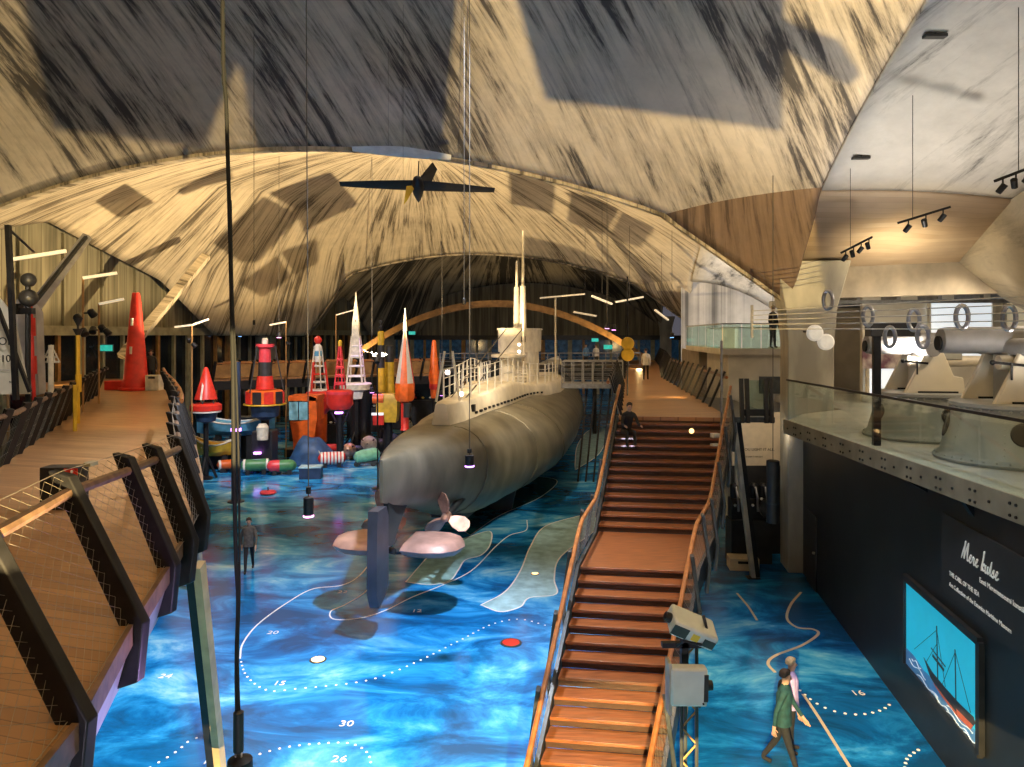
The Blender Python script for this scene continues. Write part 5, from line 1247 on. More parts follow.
# bar lamps on slender stands
def bar_lamp(pa, pb, D, y0, lab, z0=None, spots=(), both=False, m='led_bar'):
    base = at(pa[0], y0, D); zb = z0 if z0 is not None else base.z
    t = thing('bar_lamp', (base.x, D, zb), lab, 'lamp'); top = at(pa[0], pa[1], D)
    b = MB(); b.tube([Vector((base.x, D, zb)), Vector((base.x, D, top.z))], .035, 6); b.build('pole', 'mullion_orange', t)
    b = MB(); b.bar(at(*pa, D), at(*pb, D+.3), .10, .09); b.build('light_bar', m, t)
    if both: b = MB(); b.bar(at(*pa, D), at(2*pa[0]-pb[0], 2*pa[1]-pb[1]-4, D+.2), .10, .09); b.build('light_bar', m, t)
    for i, (dx, y) in enumerate(spots):
        c = at(pa[0]+dx, y, D); b = MB(); b.lathe([(.05, -.14), (.11, -.1), (.13, .12), (.1, .14)], 12, c, rotm(2.4, 0, dx)); b.build('spot_head', 'black_steel', t)
        b = MB(); b.tube([Vector((base.x, D, c.z)), c], .025, 5); b.build('arm', 'black_steel', t)
bar_lamp((83, 278), (117, 273), 24, 395, 'upper bar lamp on a stand left of the tall red cone', 0, ((-5, 318), (1, 332), (9, 313)))
bar_lamp((99, 304), (124, 299), 27, 395, 'lower bar lamp on a stand left of the tall red cone', 0, ((-6, 330), (3, 328), (8, 332)))
bar_lamp((8, 260), (66, 251), 20, 395, 'long bar lamp above the white sail', 0)
bar_lamp((192, 325), (209, 319), 38, 400, 'double bar lamp on a stand above the small red cone buoy', 0, ((-3, 340), (2, 345)), True)
bar_lamp((286, 322), (270, 325), 47, 400, 'single bar lamp behind the lighthouse buoy', 0, ((2, 343),))
bar_lamp((336, 315), (354, 310), 57, 380, 'bar lamp between the red ball buoy and the white beacon', 0, m='led_bar_dim')
b = MB(); b.bar(at(122, 357, 40), at(206, 256, 46), .5, .35, (0, -1, 0)); tag(b.build('brace_strut', 'shell_middle'), 'pale concrete strut slanting up to the left shell', 'strut')
es = thing('exit_sign', ax(LW+.5, 8, 7.4), 'green lit exit sign over the left entrance', 'sign'); c = at(106, 348, 37)
b = MB(); b.box(c, (.62, .1, .30)); b.build('light_box', 'exit_teal', es); b = MB(); b.box(c+Vector((0, .06, 0)), (.68, .06, .36)); b.tube([c+Vector((0, .05, .15)), Vector((c.x, c.y+.05, 8))], .02, 5); b.build('frame', 'dark_steel', es)
for px, D in ((222, 58), (300, 66)):
    pass
# ------------------------------------------------------------------ far hall
fp = thing('far_platform', (3, 62, 0), 'railed upper platform across the far hall behind the conning tower', 'platform')
q0, q1 = at(440, 380, 56), at(640, 380, 58); q0.z = q1.z = 0
b = MB(); b.prism([q0+Vector((0, 0, 4.95)), q1+Vector((0, 0, 4.95)), q1+AV*7+Vector((0, 0, 4.95)), q0+AV*7+Vector((0, 0, 4.95))], (0, 0, .3)); b.build('deck', 'dark_steel', fp)
for i in range(18):
    p = lerp(q0, q1, i/17); b = MB(); b.bar(p+Vector((0, 0, 5.2)), p+Vector((0, 0, 6.4)), .06, .06); b.build('railing_post', 'grey_steel', fp)
b = MB(); b.bar(q0+Vector((0, 0, 6.4)), q1+Vector((0, 0, 6.4)), .08, .08)
for h in (5.5, 5.8, 6.1): b.tube([q0+Vector((0, 0, h)), q1+Vector((0, 0, h))], .02, 5)
b.build('rail', 'grey_steel', fp)
for i in (1, 5, 9, 13, 17):
    p = lerp(q0, q1, i/17)+AV; b = MB(); b.bar(p, p+Vector((0, 0, 4.95)), .3, .3); b.build('support_leg', 'black_steel', fp)
# hanging bar lamps in the far hall
def shell_z(x, y):
    d = Vector((x, y, 0))-C1; s = d.dot(PV); t = d.dot(AV); k = max(0, min(2, math.floor(t/36)+1)); u = max(-1, min(1, s/18+1)); v = max(-1, min(1, (t+18-36*k)/18))
    if s > 0: return max(10.2, edge_arch(max(0, min(36, 36*k-t))))-.015*s*s
    return dome_z(u, v, k)
def hung_bar(pa, pb, D, lab, m='led_bar_dim'):
    A_, B_ = at(*pa, D), at(*pb, D+1); mid = lerp(A_, B_, .5); t = thing('hanging_bar_lamp', mid, lab, 'lamp'); b = MB(); b.bar(A_, B_, .14, .12); b.build('light_bar', m, t)
    b = MB(); b.tube([mid, Vector((mid.x, mid.y, max(mid.z+.3, shell_z(mid.x, mid.y))))], .015, 5); b.build('wire', 'wire_thin', t)
hung_bar((592, 296), (612, 304), 50, 'hanging bar lamp nearest the stairs in the far hall', 'led_bar')
hung_bar((616, 302), (643, 297), 52, 'hanging bar lamp at the right end of the far hall', 'led_bar')
hung_bar((574, 312), (596, 316), 55, 'low hanging bar lamp behind the submarine mast')
hung_bar((540, 298), (585, 294), 60, 'long hanging bar lamp above the conning tower')
hung_bar((655, 310), (668, 320), 54, 'small hanging bar lamp by the right column of the far hall')
for i, (px, y, D, lab) in enumerate(((608, 347, 52, 'green exit sign above the far end of the walkway'), (595, 340, 66, 'green exit sign in the far hall left of the walkway'), (412, 333, 68, 'small teal exit sign behind the orange striped buoy'))):
    c = at(px, y, D); es = thing('exit_sign', c, lab, 'sign'); b = MB(); b.box(c, (.6, .1, .3)); b.build('light_box', 'exit_teal', es); b = MB(); b.tube([c, Vector((c.x, c.y, shell_z(c.x, c.y)))], .012, 5); b.build('wire', 'wire_thin', es)
for px, y, D, m, lab in ((607, 328, 46, 'pink_led', 'pair of pink spot lamps hanging over the walkway'), (672, 337, 50, 'blue_led', 'blue spot lamp by the right column'), (240, 336, 60, 'blue_led', 'blue spot lamp high on the left glazing'), (279, 337, 44, 'pink_led', 'pink spot lamp right of the lighthouse buoy'), (442, 395, 50, 'violet_led', 'violet spot lamp low behind the submarine railing'), (372, 392, 47, 'violet_led', 'violet spot lamp by the white beacon'), (470, 386, 52, 'violet_led', 'violet spot lamp behind the stern railing')):
    c = at(px, y, D); t = thing('spot_lamp', c, lab, 'lamp'); b = MB(); b.lathe([(.06, .3), (.14, .26), (.16, .0), (.14, -.02)], 12, c); b.build('housing', 'black_steel', t); b = MB(); b.lathe([(.13, -.05), (.13, -.02)], 12, c); b.build('lens', m, t)
    b = MB(); b.tube([c+Vector((0, 0, .28)), Vector((c.x, c.y, max(c.z+.4, shell_z(c.x, c.y))))], .015, 5); b.build('wire', 'wire_thin', t)
    if px == 607:
        c2 = c+Vector((.45, .2, -.08)); b = MB(); b.lathe([(.14, -.03), (.16, 0), (.14, .26), (.06, .3)], 12, c2); b.build('housing', 'black_steel', t); b = MB(); b.lathe([(.13, -.06), (.13, -.03)], 12, c2); b.build('lens', m, t); b = MB(); b.bar(c+Vector((0, 0, .3)), c2+Vector((0, 0, .38)), .05, .05); b.build('bracket', 'black_steel', t)
# yellow discs on the left railing of the upper walkway
yd = thing('disc_beacon', Vector((4.72, 30.2, ZT)), 'post with two yellow discs on the walkway railing', 'beacon')
for z in (7.45, 7.0): b = MB(); b.lathe([(.25, -.03), (.27, 0), (.25, .03)], 20, (4.72, 30.2, z), rotm(pi/2)); b.build('disc', 'yellow', yd)
b = MB(); b.tube([(4.72, 30.26, ZT), (4.72, 30.26, 10.2)], .035, 8); b.build('post', 'black_steel', yd)
# pale concrete house beside the walkway, with a glazed terrace on top
ch = thing('concrete_house', (10, 33, 0), 'pale concrete block with a glazed terrace right of the walkway', 'block')
b = MB(); b.prism([Vector(p) for p in ((8.95, 30.6, 0), (11.6, 30.2, 0), (12.3, 36, 0), (9.6, 36.4, 0))], (0, 0, 7.0)); b.build('body', 'wall_plaster', ch)
b = MB(); b.prism([Vector(p) for p in ((8.55, 30.2, 7.0), (11.7, 29.8, 7.0), (13, 40, 7.0), (9.4, 40, 7.0))], (0, 0, .24)); b.build('roof_slab', 'wall_plaster', ch)
b = MB(); b.prism([Vector(p) for p in ((10.15, 30.3, 5.4), (10.95, 30.2, 5.4), (10.95, 30.2, 6.1), (10.15, 30.3, 6.1))], (0, .1, 0)); b.build('doorway', 'dark_steel', ch)
for i in range(4):
    a_, c_ = lerp(Vector((8.6, 30.25, 7.24)), Vector((11.65, 29.88, 7.24)), i/4+.01), lerp(Vector((8.6, 30.25, 7.24)), Vector((11.65, 29.88, 7.24)), i/4+.24)
    b = MB(); b.prism([a_, c_, c_+Vector((0, 0, 1.0)), a_+Vector((0, 0, 1.0))], (0, .02, 0)); b.build('glass_panel', 'glass_green', ch)
for i in range(5):
    a_, c_ = lerp(Vector((8.6, 30.3, 7.24)), Vector((9.4, 39.9, 7.24)), i/5+.01), lerp(Vector((8.6, 30.3, 7.24)), Vector((9.4, 39.9, 7.24)), i/5+.19)
    b = MB(); b.prism([a_, c_, c_+Vector((0, 0, 1.0)), a_+Vector((0, 0, 1.0))], (.02, 0, 0)); b.build('glass_panel', 'glass_green', ch)
b = MB(); b.tube([(8.6, 30.25, 8.26), (11.65, 29.88, 8.26)], .03, 6); b.tube([(8.6, 30.3, 8.26), (9.4, 39.9, 8.26)], .03, 6); b.build('handrail', 'grey_steel', ch)
for x, y, m, w, lab in ((9.4, 32.2, 'lit_panel_warm', .45, 'yellow lit cabinet on the glazed terrace'), (10.0, 32.0, 'frost_white', .6, 'white box seat on the terrace beside the yellow cabinet'), (10.6, 31.9, 'frost_white', .7, 'white box seat on the terrace near the visitor'), (9.9, 36, 'frost_white', .7, 'white box seat at the back of the terrace')):
    t = thing('terrace_box', (x, y, 7.24), lab, 'furniture'); b = MB(); b.box((x, y, 7.24+.42), (w, .5, .84)); b.build('body', m, t, bevel=.03); b = MB(); b.box((x, y, 7.24+.87), (w+.06, .56, .05)); b.build('top', 'white_paint', t)
bw = MB(); bw.prism([Vector(p) for p in ((9.35, 37, 0), (9.75, 37, 0), (10.5, 44, 0), (10.1, 44, 0))], (0, 0, 7.0)); struct(bw.build('wall_side', 'wall_brown'))
for i, (x, y, zh) in enumerate(((9.35, 36.9, 7.0),)):
    lp = thing('lit_column', (9.0, 40, 0), 'warm lit panel on the pale wall right of the walkway', 'panel'); c = at(712, 368, 41.5); b = MB(); b.box((c.x, 41.5, c.z), (.5, .2, 1.6)); b.build('panel', 'lit_panel_warm', lp); b = MB(); b.box((c.x, 41.65, 3.5), (.7, .15, 7.0)); b.build('pier', 'wall_plaster', lp)
# cream exhibition board, engine and plinth under the side landing
eb = thing('exhibition_board', (8.5, 26.2, 0), 'cream board with black words under the side landing', 'sign')
b = MB(); b.box((8.72, 26.4, 4.1), (1.75, .08, 1.9)); b.build('board', 'board_cream', eb)
lettering('lettering', 'YOU LIGHT IT ALL.', 'black_paint', eb, Vector((8.2, 26.345, 3.68)), (1, 0, 0), (0, 0, 1), .135, .006); lettering('lettering', 'AND KEEP IT AFLOAT', 'black_paint', eb, Vector((8.2, 26.345, 3.44)), (1, 0, 0), (0, 0, 1), .075, .006)
b = MB(); b.box((8.72, 26.42, 1.57), (1.75, .1, 3.14)); b.build('stand', 'black_paint', eb)
en = thing('engine', (8.3, 25.5, 0), 'black ship engine on a plinth in front of the cream board', 'engine')
b = MB(); b.box((8.15, 25.5, .75), (1.4, .7, 1.5)); b.build('plinth', 'black_paint', en, bevel=.02); b = MB(); b.box((8.15, 25.5, 1.85), (1.3, .5, .7)); b.build('block', 'black_steel', en, bevel=.03)
for i in range(4):
    b = MB(); b.lathe([(.14, 0), (.15, .05), (.15, .42), (.08, .5)], 12, (7.66+.33*i, 25.5, 2.2)); b.build('cylinder_head', 'black_steel', en)
    b = MB(); b.tube([(7.66+.33*i, 25.3, 2.6), (7.66+.33*i, 25.1, 2.3), (7.7+.33*i, 25.15, 1.8)], .04, 6); b.build('pipe', 'grey_steel', en)
b = MB(); b.tube([(8.72, 25.2, 1.9), (8.72, 25.05, 1.9)], .32, 18); b.build('flywheel', 'dark_steel', en)
for i in range(5): b = MB(); b.ball((7.6+.3*i, 25.2, 2.0+.22*(i % 2)), .05, 8, 6); b.build('oil_cup', 'white_paint', en)
pl_ = thing('display_plinth', (8.0, 24.4, 0), 'low pale display plinth on the floor by the slanting leg', 'plinth'); b = MB(); b.box((7.72, 24.75, .20), (.95, .6, .4), rz=-.1); b.build('body', 'board_cream', pl_, bevel=.01); b = MB(); b.box((7.72, 24.43, .28), (.5, .02, .08), rz=-.1); b.build('caption', 'hole_black', pl_)
sl_ = thing('slanting_leg', gr(753, 578), 'slanting steel leg under the side landing in a pool of light', 'support'); p = gr(753, 578); b = MB(); b.bar(p, Vector((7.0, 23.4, ZT-.2)), .24, .12, (1, 0, 0)); b.build('leg', 'strut_steel', sl_); b = MB(); b.bar(p+Vector((.12, -.02, 0)), Vector((7.12, 23.38, ZT-.2)), .04, .2, (1, 0, 0)); b.build('flange', 'black_steel', sl_); b = MB(); b.box(p+Vector((0, 0, .02)), (.4, .3, .04)); b.build('foot_plate', 'black_steel', sl_)

# ------------------------------------------------------------------ cables, pendants, track lights, gliders
def hang(px, D, ytop=None): 
    x = (px-CX)*D/F; return Vector((x, D, shell_z(x, D)))
def pendant(px, y0, y1, D, w, lab, ring='pink_led', wire=.012):
    k = D/F; x = (px-CX)*k; z1 = CZ-(y1-HY)*k; z0 = CZ-(y0-HY)*k; r = w*k/2; h = z0-z1; t = thing('pendant_lamp', (x, D, z1), lab, 'lamp')
    b = MB(); b.lathe([(r*.9, z1+.02), (r, z1+.05), (r, z0-h*.22), (r*.75, z0-h*.2), (r*.55, z0-h*.18)], 20, (x, D, 0)); b.build('housing', 'black_steel', t)
    b = MB(); b.lathe([(r*.5, z0-h*.18+h*.12), (r*.5, z0+h*.2), (r*.2, z0+h*.22)], 14, (x, D, 0)); b.build('transformer', 'black_steel', t)
    b = MB(); b.lathe([(r*.9, z1), (r*1.05, z1+.01), (r*1.05, z1+.035), (r*.9, z1+.04)], 20, (x, D, 0)); b.build('light_ring', ring, t)
    b = MB(); b.tube([Vector((x, D, z0-h*.2)), Vector((x-(3*k if px < 330 else 0), D, shell_z(x, D)+.1))], wire, 6); b.build('cable', 'wire_thin', t)
pendant(308.5, 492, 517, 15, 10, 'black pendant lamp with a pink glowing ring over the blue floor')
pendant(469.5, 452, 467, 17.5, 9, 'black pendant lamp with a violet ring in front of the submarine hull', 'violet_led')
D = 8.0; k = D/F
t = thing('cable_drop', at(238, 757, D), 'thick black cables dropping to a connector at lower left', 'cable')
ps = [at(221.5, -330, D), at(222.5, 0, D), at(226, 100, D), at(229, 200, D), at(231.5, 300, D), at(233, 380, D), at(234, 470, D), at(236, 560, D), at(238, 600, D), at(236.5, 660, D), at(237, 722, D)]
ps[0].z = shell_z(ps[0].x, D)+.1
b = MB(); b.tube(curve_pts(ps, 4), .022, 7); b.build('cable', 'cable_black', t)
ps2 = [p+Vector((.024+.02*sin(i*1.3), .02, 0)) for i, p in enumerate(ps)]; ps2[-1] = ps[-1]+Vector((.03, 0, 0)); b = MB(); b.tube(curve_pts(ps2[3:], 4), .012, 6); b.build('thin_cable', 'cable_black', t)
b = MB(); b.lathe([(.03, .46), (.055, .44), (.055, .02), (.03, 0)], 14, at(238.5, 753, D)); b.build('connector', 'black_paint', t)
for dx in (-.03, .03): b = MB(); b.tube([at(238.5, 752, D)+Vector((dx, 0, 0)), at(238.5, 764, D)+Vector((dx, 0, 0))], .012, 6); b.build('wire', 'dirty_white', t)
b = MB(); b.lathe([(.06, .12), (.13, .09), (.14, -.25), (.12, -.28)], 18, at(240, 768, D)); b.build('lamp_housing', 'black_steel', t)
for px, D, y0, lab in ((254, 22, None, 'thin wire hanging left of the gliders'), (464, 17, None, 'thin wire hanging in front of the far edge of the near shell')):
    x = (px-CX)*D/F; t = thing('hanging_wire', (x, D, 9), lab, 'wire'); b = MB(); b.tube([Vector((x, D, shell_z(x, D)+.1)), Vector((x, D, 8.2 if px == 254 else 8.6))], .009, 5); b.build('wire', 'wire_thin', t); b = MB(); b.lathe([(.03, 0), (.04, .03), (.04, .12), (.02, .15)], 10, (x, D, 8.1 if px == 254 else 8.5)); b.build('hook', 'black_steel', t)
# black cylinder speaker hanging right of the stairs
D = 21.2; k = D/F; c = at(773, 523, D); t = thing('hanging_cylinder', c, 'long black cylinder loudspeaker hanging beside the right column', 'speaker')
b = MB(); b.lathe([(.14, 0), (.18, .02), (.18, 1.78), (.14, 1.80)], 22, c); b.build('body', 'black_paint', t); b = MB(); b.lathe([(.185, .55), (.19, .56), (.19, .60), (.185, .61)], 22, c); b.build('band', 'dark_steel', t); b = MB(); b.tube([c+Vector((0, 0, 1.8)), Vector((c.x, D, shell_z(c.x, D)+.1))], .012, 5); b.build('wire', 'wire_thin', t)
def track(pa, pb, D, n, lab, wires=(.5,)):
    A_, B_ = at(*pa, D), at(*pb, D+.2); t = thing('track_light', lerp(A_, B_, .5), lab, 'lamp'); b = MB(); b.bar(A_, B_, .05, .05); b.build('track', 'black_steel', t)
    for i in range(n):
        p = lerp(A_, B_, (i+.6)/n); b = MB(); b.tube([p, p-Vector((0, 0, .12))], .015, 6); b.lathe([(.04, -.09), (.055, -.08), (.06, .09), (.05, .1)], 12, p-Vector((.03, .0, .20)), rotm(.5, .5*(-1)**i, 0)); b.build('spot_head', 'black_steel', t)
    for w in wires: p = lerp(A_, B_, w); b = MB(); b.tube([p, Vector((p.x, p.y, shell_z(p.x, p.y)+.05))], .008, 5); b.box((p.x, p.y, shell_z(p.x, p.y)-.03), (.25, .1, .05)); b.build('suspension', 'wire_thin', t)
track((898, 223), (950, 207), 16.5, 3, 'middle of the three black track lights under the right vault', (.28,))
track((841, 253), (872, 237), 19.5, 4, 'farthest small track light beside the brown facet', (.3,))
track((995, 181), (1034, 166), 13.5, 3, 'track light nearest the right edge under the right vault', (.6,))
# model gliders
def glider(c, span, rz, lab, mat, dihedral, chord, fus=True, dark='black_steel'):
    t = thing('glider', c, lab, 'glider'); c = Vector(c); R = rotm(-.30, rz, .10)
    def g(x, y, z): return c + R @ Vector((x, y, z))
    for sg in (-1, 1):
        b = MB(); secs = []
        for i in range(9):
            q = i/8; x = sg*q*span/2; ch = chord*(1-.55*q**1.5); z = dihedral*q*span/2
            secs.append([g(x, ch*.45, z), g(x, ch*.15, z+.05*ch*1.6), g(x, -ch*.3, z+.03*ch), g(x, -ch*.55, z), g(x, -ch*.2, z-.03*ch), g(x, ch*.2, z-.02*ch)])
        b.loft(secs); b.build('wing', mat, t)
    if fus:
        b = MB(); b.lathe([(.02, -.62), (.12, -.5), (.17, -.15), (.14, .3), (.07, .7), (.01, .95)], 14, g(0, 0, -.06), R @ aim((0, 1, .06))); b.build('fuselage', dark, t)
        b = MB(); b.prism([g(-.01, .35, .05), g(-.01, .8, .05), g(-.01, .85, .42), g(-.01, .65, .45)], R @ Vector((.03, 0, 0))); b.build('tail_fin', mat, t)
        b = MB(); b.prism([g(.05, -.35, .06), g(.25, .25, .06), g(.48, .15, .62), g(.36, -.12, .66)], R @ Vector((.03, 0, .0))); b.build('strut_fin', mat, t)
        b = MB(); b.prism([g(-.3, -.2, -.12), g(-.05, -.25, -.12), g(-.28, -.1, -.5), g(-.36, -.1, -.62)], R @ Vector((0, .03, 0))); b.build('keel_fin', 'yellow', t)
    b = MB(); b.tube([g(0, 0, .05), Vector((c.x, c.y, shell_z(c.x, c.y)+.02)) if not fus else g(0, 0, .75)], .016 if fus else .004, 6); b.tube([g(-.4, 0, .05), Vector((c.x-.4, c.y, shell_z(c.x-.4, c.y)+.02))], .004, 5); b.build('suspension_rod', 'black_steel', t)
    return t
glider(at(418, 186, 20), 4.15, .02, 'dark glider with long straight wings hanging under the arch', 'black_steel', -.02, .58)
glider(at(402, 152.5, 21.5), 2.85, .06, 'pale wing hanging just above the dark glider', 'white_paint', -.02, .6, False)

# ------------------------------------------------------------------ projectors on a mast at the foot of the stairs
pj = thing('projector_mast', (2.12, 8.9, 0), 'lattice mast at the foot of the stairs carrying two projectors', 'mast')
for dx, dy in ((-.09, -.09), (.09, -.09), (.0, .1)):
    b = MB(); b.tube([(2.12+dx, 8.95+dy, 0), (2.12+dx, 8.95+dy, 4.2)], .022, 6); b.build('chord', 'dark_steel', pj)
b = MB()
for i in range(20):
    z = .1+.2*i; b.tube([(2.03, 8.86, z), (2.21, 8.86, z+.2)] if i % 2 else [(2.21, 8.86, z), (2.03, 8.86, z+.2)], .012, 5)
b.build('lattice', 'mullion_orange', pj)
b = MB(); b.lathe([(.35, 0), (.35, .03), (.1, .05)], 20, (2.12, 8.95, 0)); b.build('foot', 'black_steel', pj)
b = MB(); b.bar((1.78, 8.8, 4.12), (2.3, 8.8, 4.12), .08, .06); b.bar((2.05, 8.8, 3.9), (2.05, 8.8, 4.35), .08, .08); b.tube([(2.2, 8.8, 4.1), (2.3, 8.7, 4.3), (2.25, 8.7, 4.5)], .02, 6); b.tube([(1.95, 8.8, 4.1), (2.0, 8.6, 4.25), (2.2, 8.6, 4.2)], .02, 6); b.build('bracket', 'black_steel', pj)
def projector(c, R, dims, lab, lens):
    t = thing('projector', c, lab, 'projector'); c = Vector(c); w, d, h = dims
    b = MB(); b.box(c, dims, R=R); body = b.build('body', 'projector_white', t, bevel=.03)
    b = MB(); b.box(c+R @ Vector((-w*.33 if lens else .45*w, -d*.5-.002, 0)), (w*.34 if lens else .05, .01, h*.7), R=R); b.build('vent', 'black_paint', t)
    ldir = Vector((-1, 0, 0)) if lens else Vector((1, 0, 0)); lp = c+R @ Vector((ldir.x*w*.5, 0, 0)); b = MB(); b.lathe([(.055, 0), (.06, .02), (.055, .07), (.03, .06)], 16, lp, R @ aim(ldir)); b.build('lens_barrel', 'black_steel', t)
    b = MB(); b.lathe([(.035, .062), (.03, .068)], 14, lp, R @ aim(ldir)); b.build('lens', 'blue_led' if not lens else 'dark_glass', t)
    for i in range(4): b = MB(); b.ball(c+R @ Vector((w*(.3 if i % 2 else -.3), d*(.3 if i > 1 else -.3), -h*.5)), .02, 8, 5); b.build('foot', 'black_paint', t)
    if lens:
        b = MB(); b.box(c+R @ Vector((.02*w, -d*.5-.004, 0)), (.09, .01, h*.45), R=R); b.build('label', 'label_yellow', t); b = MB(); b.box(c+R @ Vector((.34*w, -d*.5-.004, -.01)), (.14, .01, h*.5), R=R); b.build('socket_panel', 'dark_steel', t)
    else: b = MB(); b.lathe([(.012, 0), (.012, .01)], 8, c+R @ Vector((w*.38, -d*.5, -h*.40)), R @ aim((0, -1, 0))); b.build('screw', 'black_paint', t)
    return t
projector(at(691.5, 627, 8.75), rotm(.35, .42, .10), (.56, .36, .19), 'upper white projector tilted down with a yellow label', True)
projector(at(688, 685, 8.55), rotm(.0, 0.02, .02), (.42, .16, .44), 'lower white projector hung on edge below the tilted one', False)
b = MB(); b.box(at(668.5, 686, 8.6), (.035, .2, .60)); tag(b.build('mounting_plate', 'strut_steel'), 'narrow pale mounting plate at the left of the lower projector', 'plate')
# ceiling anchors
for px, y, D in ((935, 12, 14.5), (861, 152, 19)):
    p = at(px, y, D); z = shell_z(p.x, D); t = thing('ceiling_hatch', (p.x, D, z), 'small dark anchor plate on the pale vault ' + ('near the top edge' if y < 100 else 'above the far track light'), 'anchor'); b = MB(); b.box((p.x, D, z-.16), (.42, .16, .06)); b.build('plate', 'dark_steel', t); b = MB(); b.tube([(p.x, D, z-.14), (p.x, D, z+.02)], .03, 8); b.build('bolt', 'dark_steel', t)
# rear walkway behind the buoys with leaning posts, benches and stored gear
rw = thing('walkway', (-10, 55, 0), 'rear timber walkway with leaning posts behind the lighthouse and white beacons', 'walkway')
ra = [Vector(p+(0,)) for p in ((-20.5, 50.5), (-16, 53.5), (-10.5, 56), (-5.5, 57.5))]; rb = [p+Vector((-.6, 2.6, 0)) for p in ra]
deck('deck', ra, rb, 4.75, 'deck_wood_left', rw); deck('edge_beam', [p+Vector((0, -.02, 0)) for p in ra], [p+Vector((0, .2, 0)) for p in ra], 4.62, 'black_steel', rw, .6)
for poly in (ra, rb):
    for p in along(poly, 1.25):
        b = MB(); b.bar(p+Vector((0, 0, 4.3)), p+Vector((.35, -.2, 6.0)), .10, .16); b.build('railing_post', 'black_steel', rw)
    b = MB(); b.tube([p+Vector((.32, -.15, 5.85)) for p in poly], .06, 7); b.build('handrail', 'rail_wood', rw)
    b = MB(); b.loft([[p+Vector((.02, 0, 4.85)), p+Vector((.05, 0, 4.85)), p+Vector((.3, -.12, 5.75)), p+Vector((.27, -.12, 5.75))] for p in poly]); b.build('side_board', 'mullion_orange', rw)
for p in along(ra, 4.2, 1.):
    b = MB(); b.bar(p+Vector((0, 1, 0)), p+Vector((0, 1, 4.6)), .3, .3); b.build('support_leg', 'black_steel', rw)
# dark exhibit cases standing between the buoys
for i, (px, yb, D, w, h, lab) in enumerate(((222, 470, 43.5, 1.5, 1.5, 'black display case at the left end of the floor exhibits'), (248, 455, 47, 1.4, 2.6, 'tall black display case behind the lighthouse buoy'), (330, 452, 53, 1.5, 2.4, 'black display case behind the tarpaulin mound'), (372, 440, 60, 2.2, 3.2, 'wide black display case below the white beacon'), (398, 436, 61.5, 1.6, 3.4, 'tall black display case behind the yellow winch'), (420, 428, 63, 2.6, 3.8, 'dark display case behind the orange striped buoy'), (446, 420, 65, 3.0, 4.2, 'large dark display case behind the submarine stern'))):
    x = (px-CX)*D/F; t = thing('display_case', (x, D, 0), lab, 'case'); b = MB(); b.box((x, D, h*.3), (w, .9, h*.6)); b.build('base', 'black_paint', t, bevel=.02)
    b = MB(); b.box((x, D, h*.8), (w*.96, .86, h*.38)); b.build('vitrine', 'dark_glass', t); b = MB(); b.box((x, D, h), (w, .9, .06)); b.build('lid', 'dark_steel', t)
    for j in range(4):
        b = MB(); b.ball((x-w*.36+w*.24*j, D-.46, h*.66), .10, 8, 6, (1.2, .4, .8)); b.build('exhibit', ('white_paint', 'dirty_white', 'red', 'yellow')[(i+j) % 4], t)
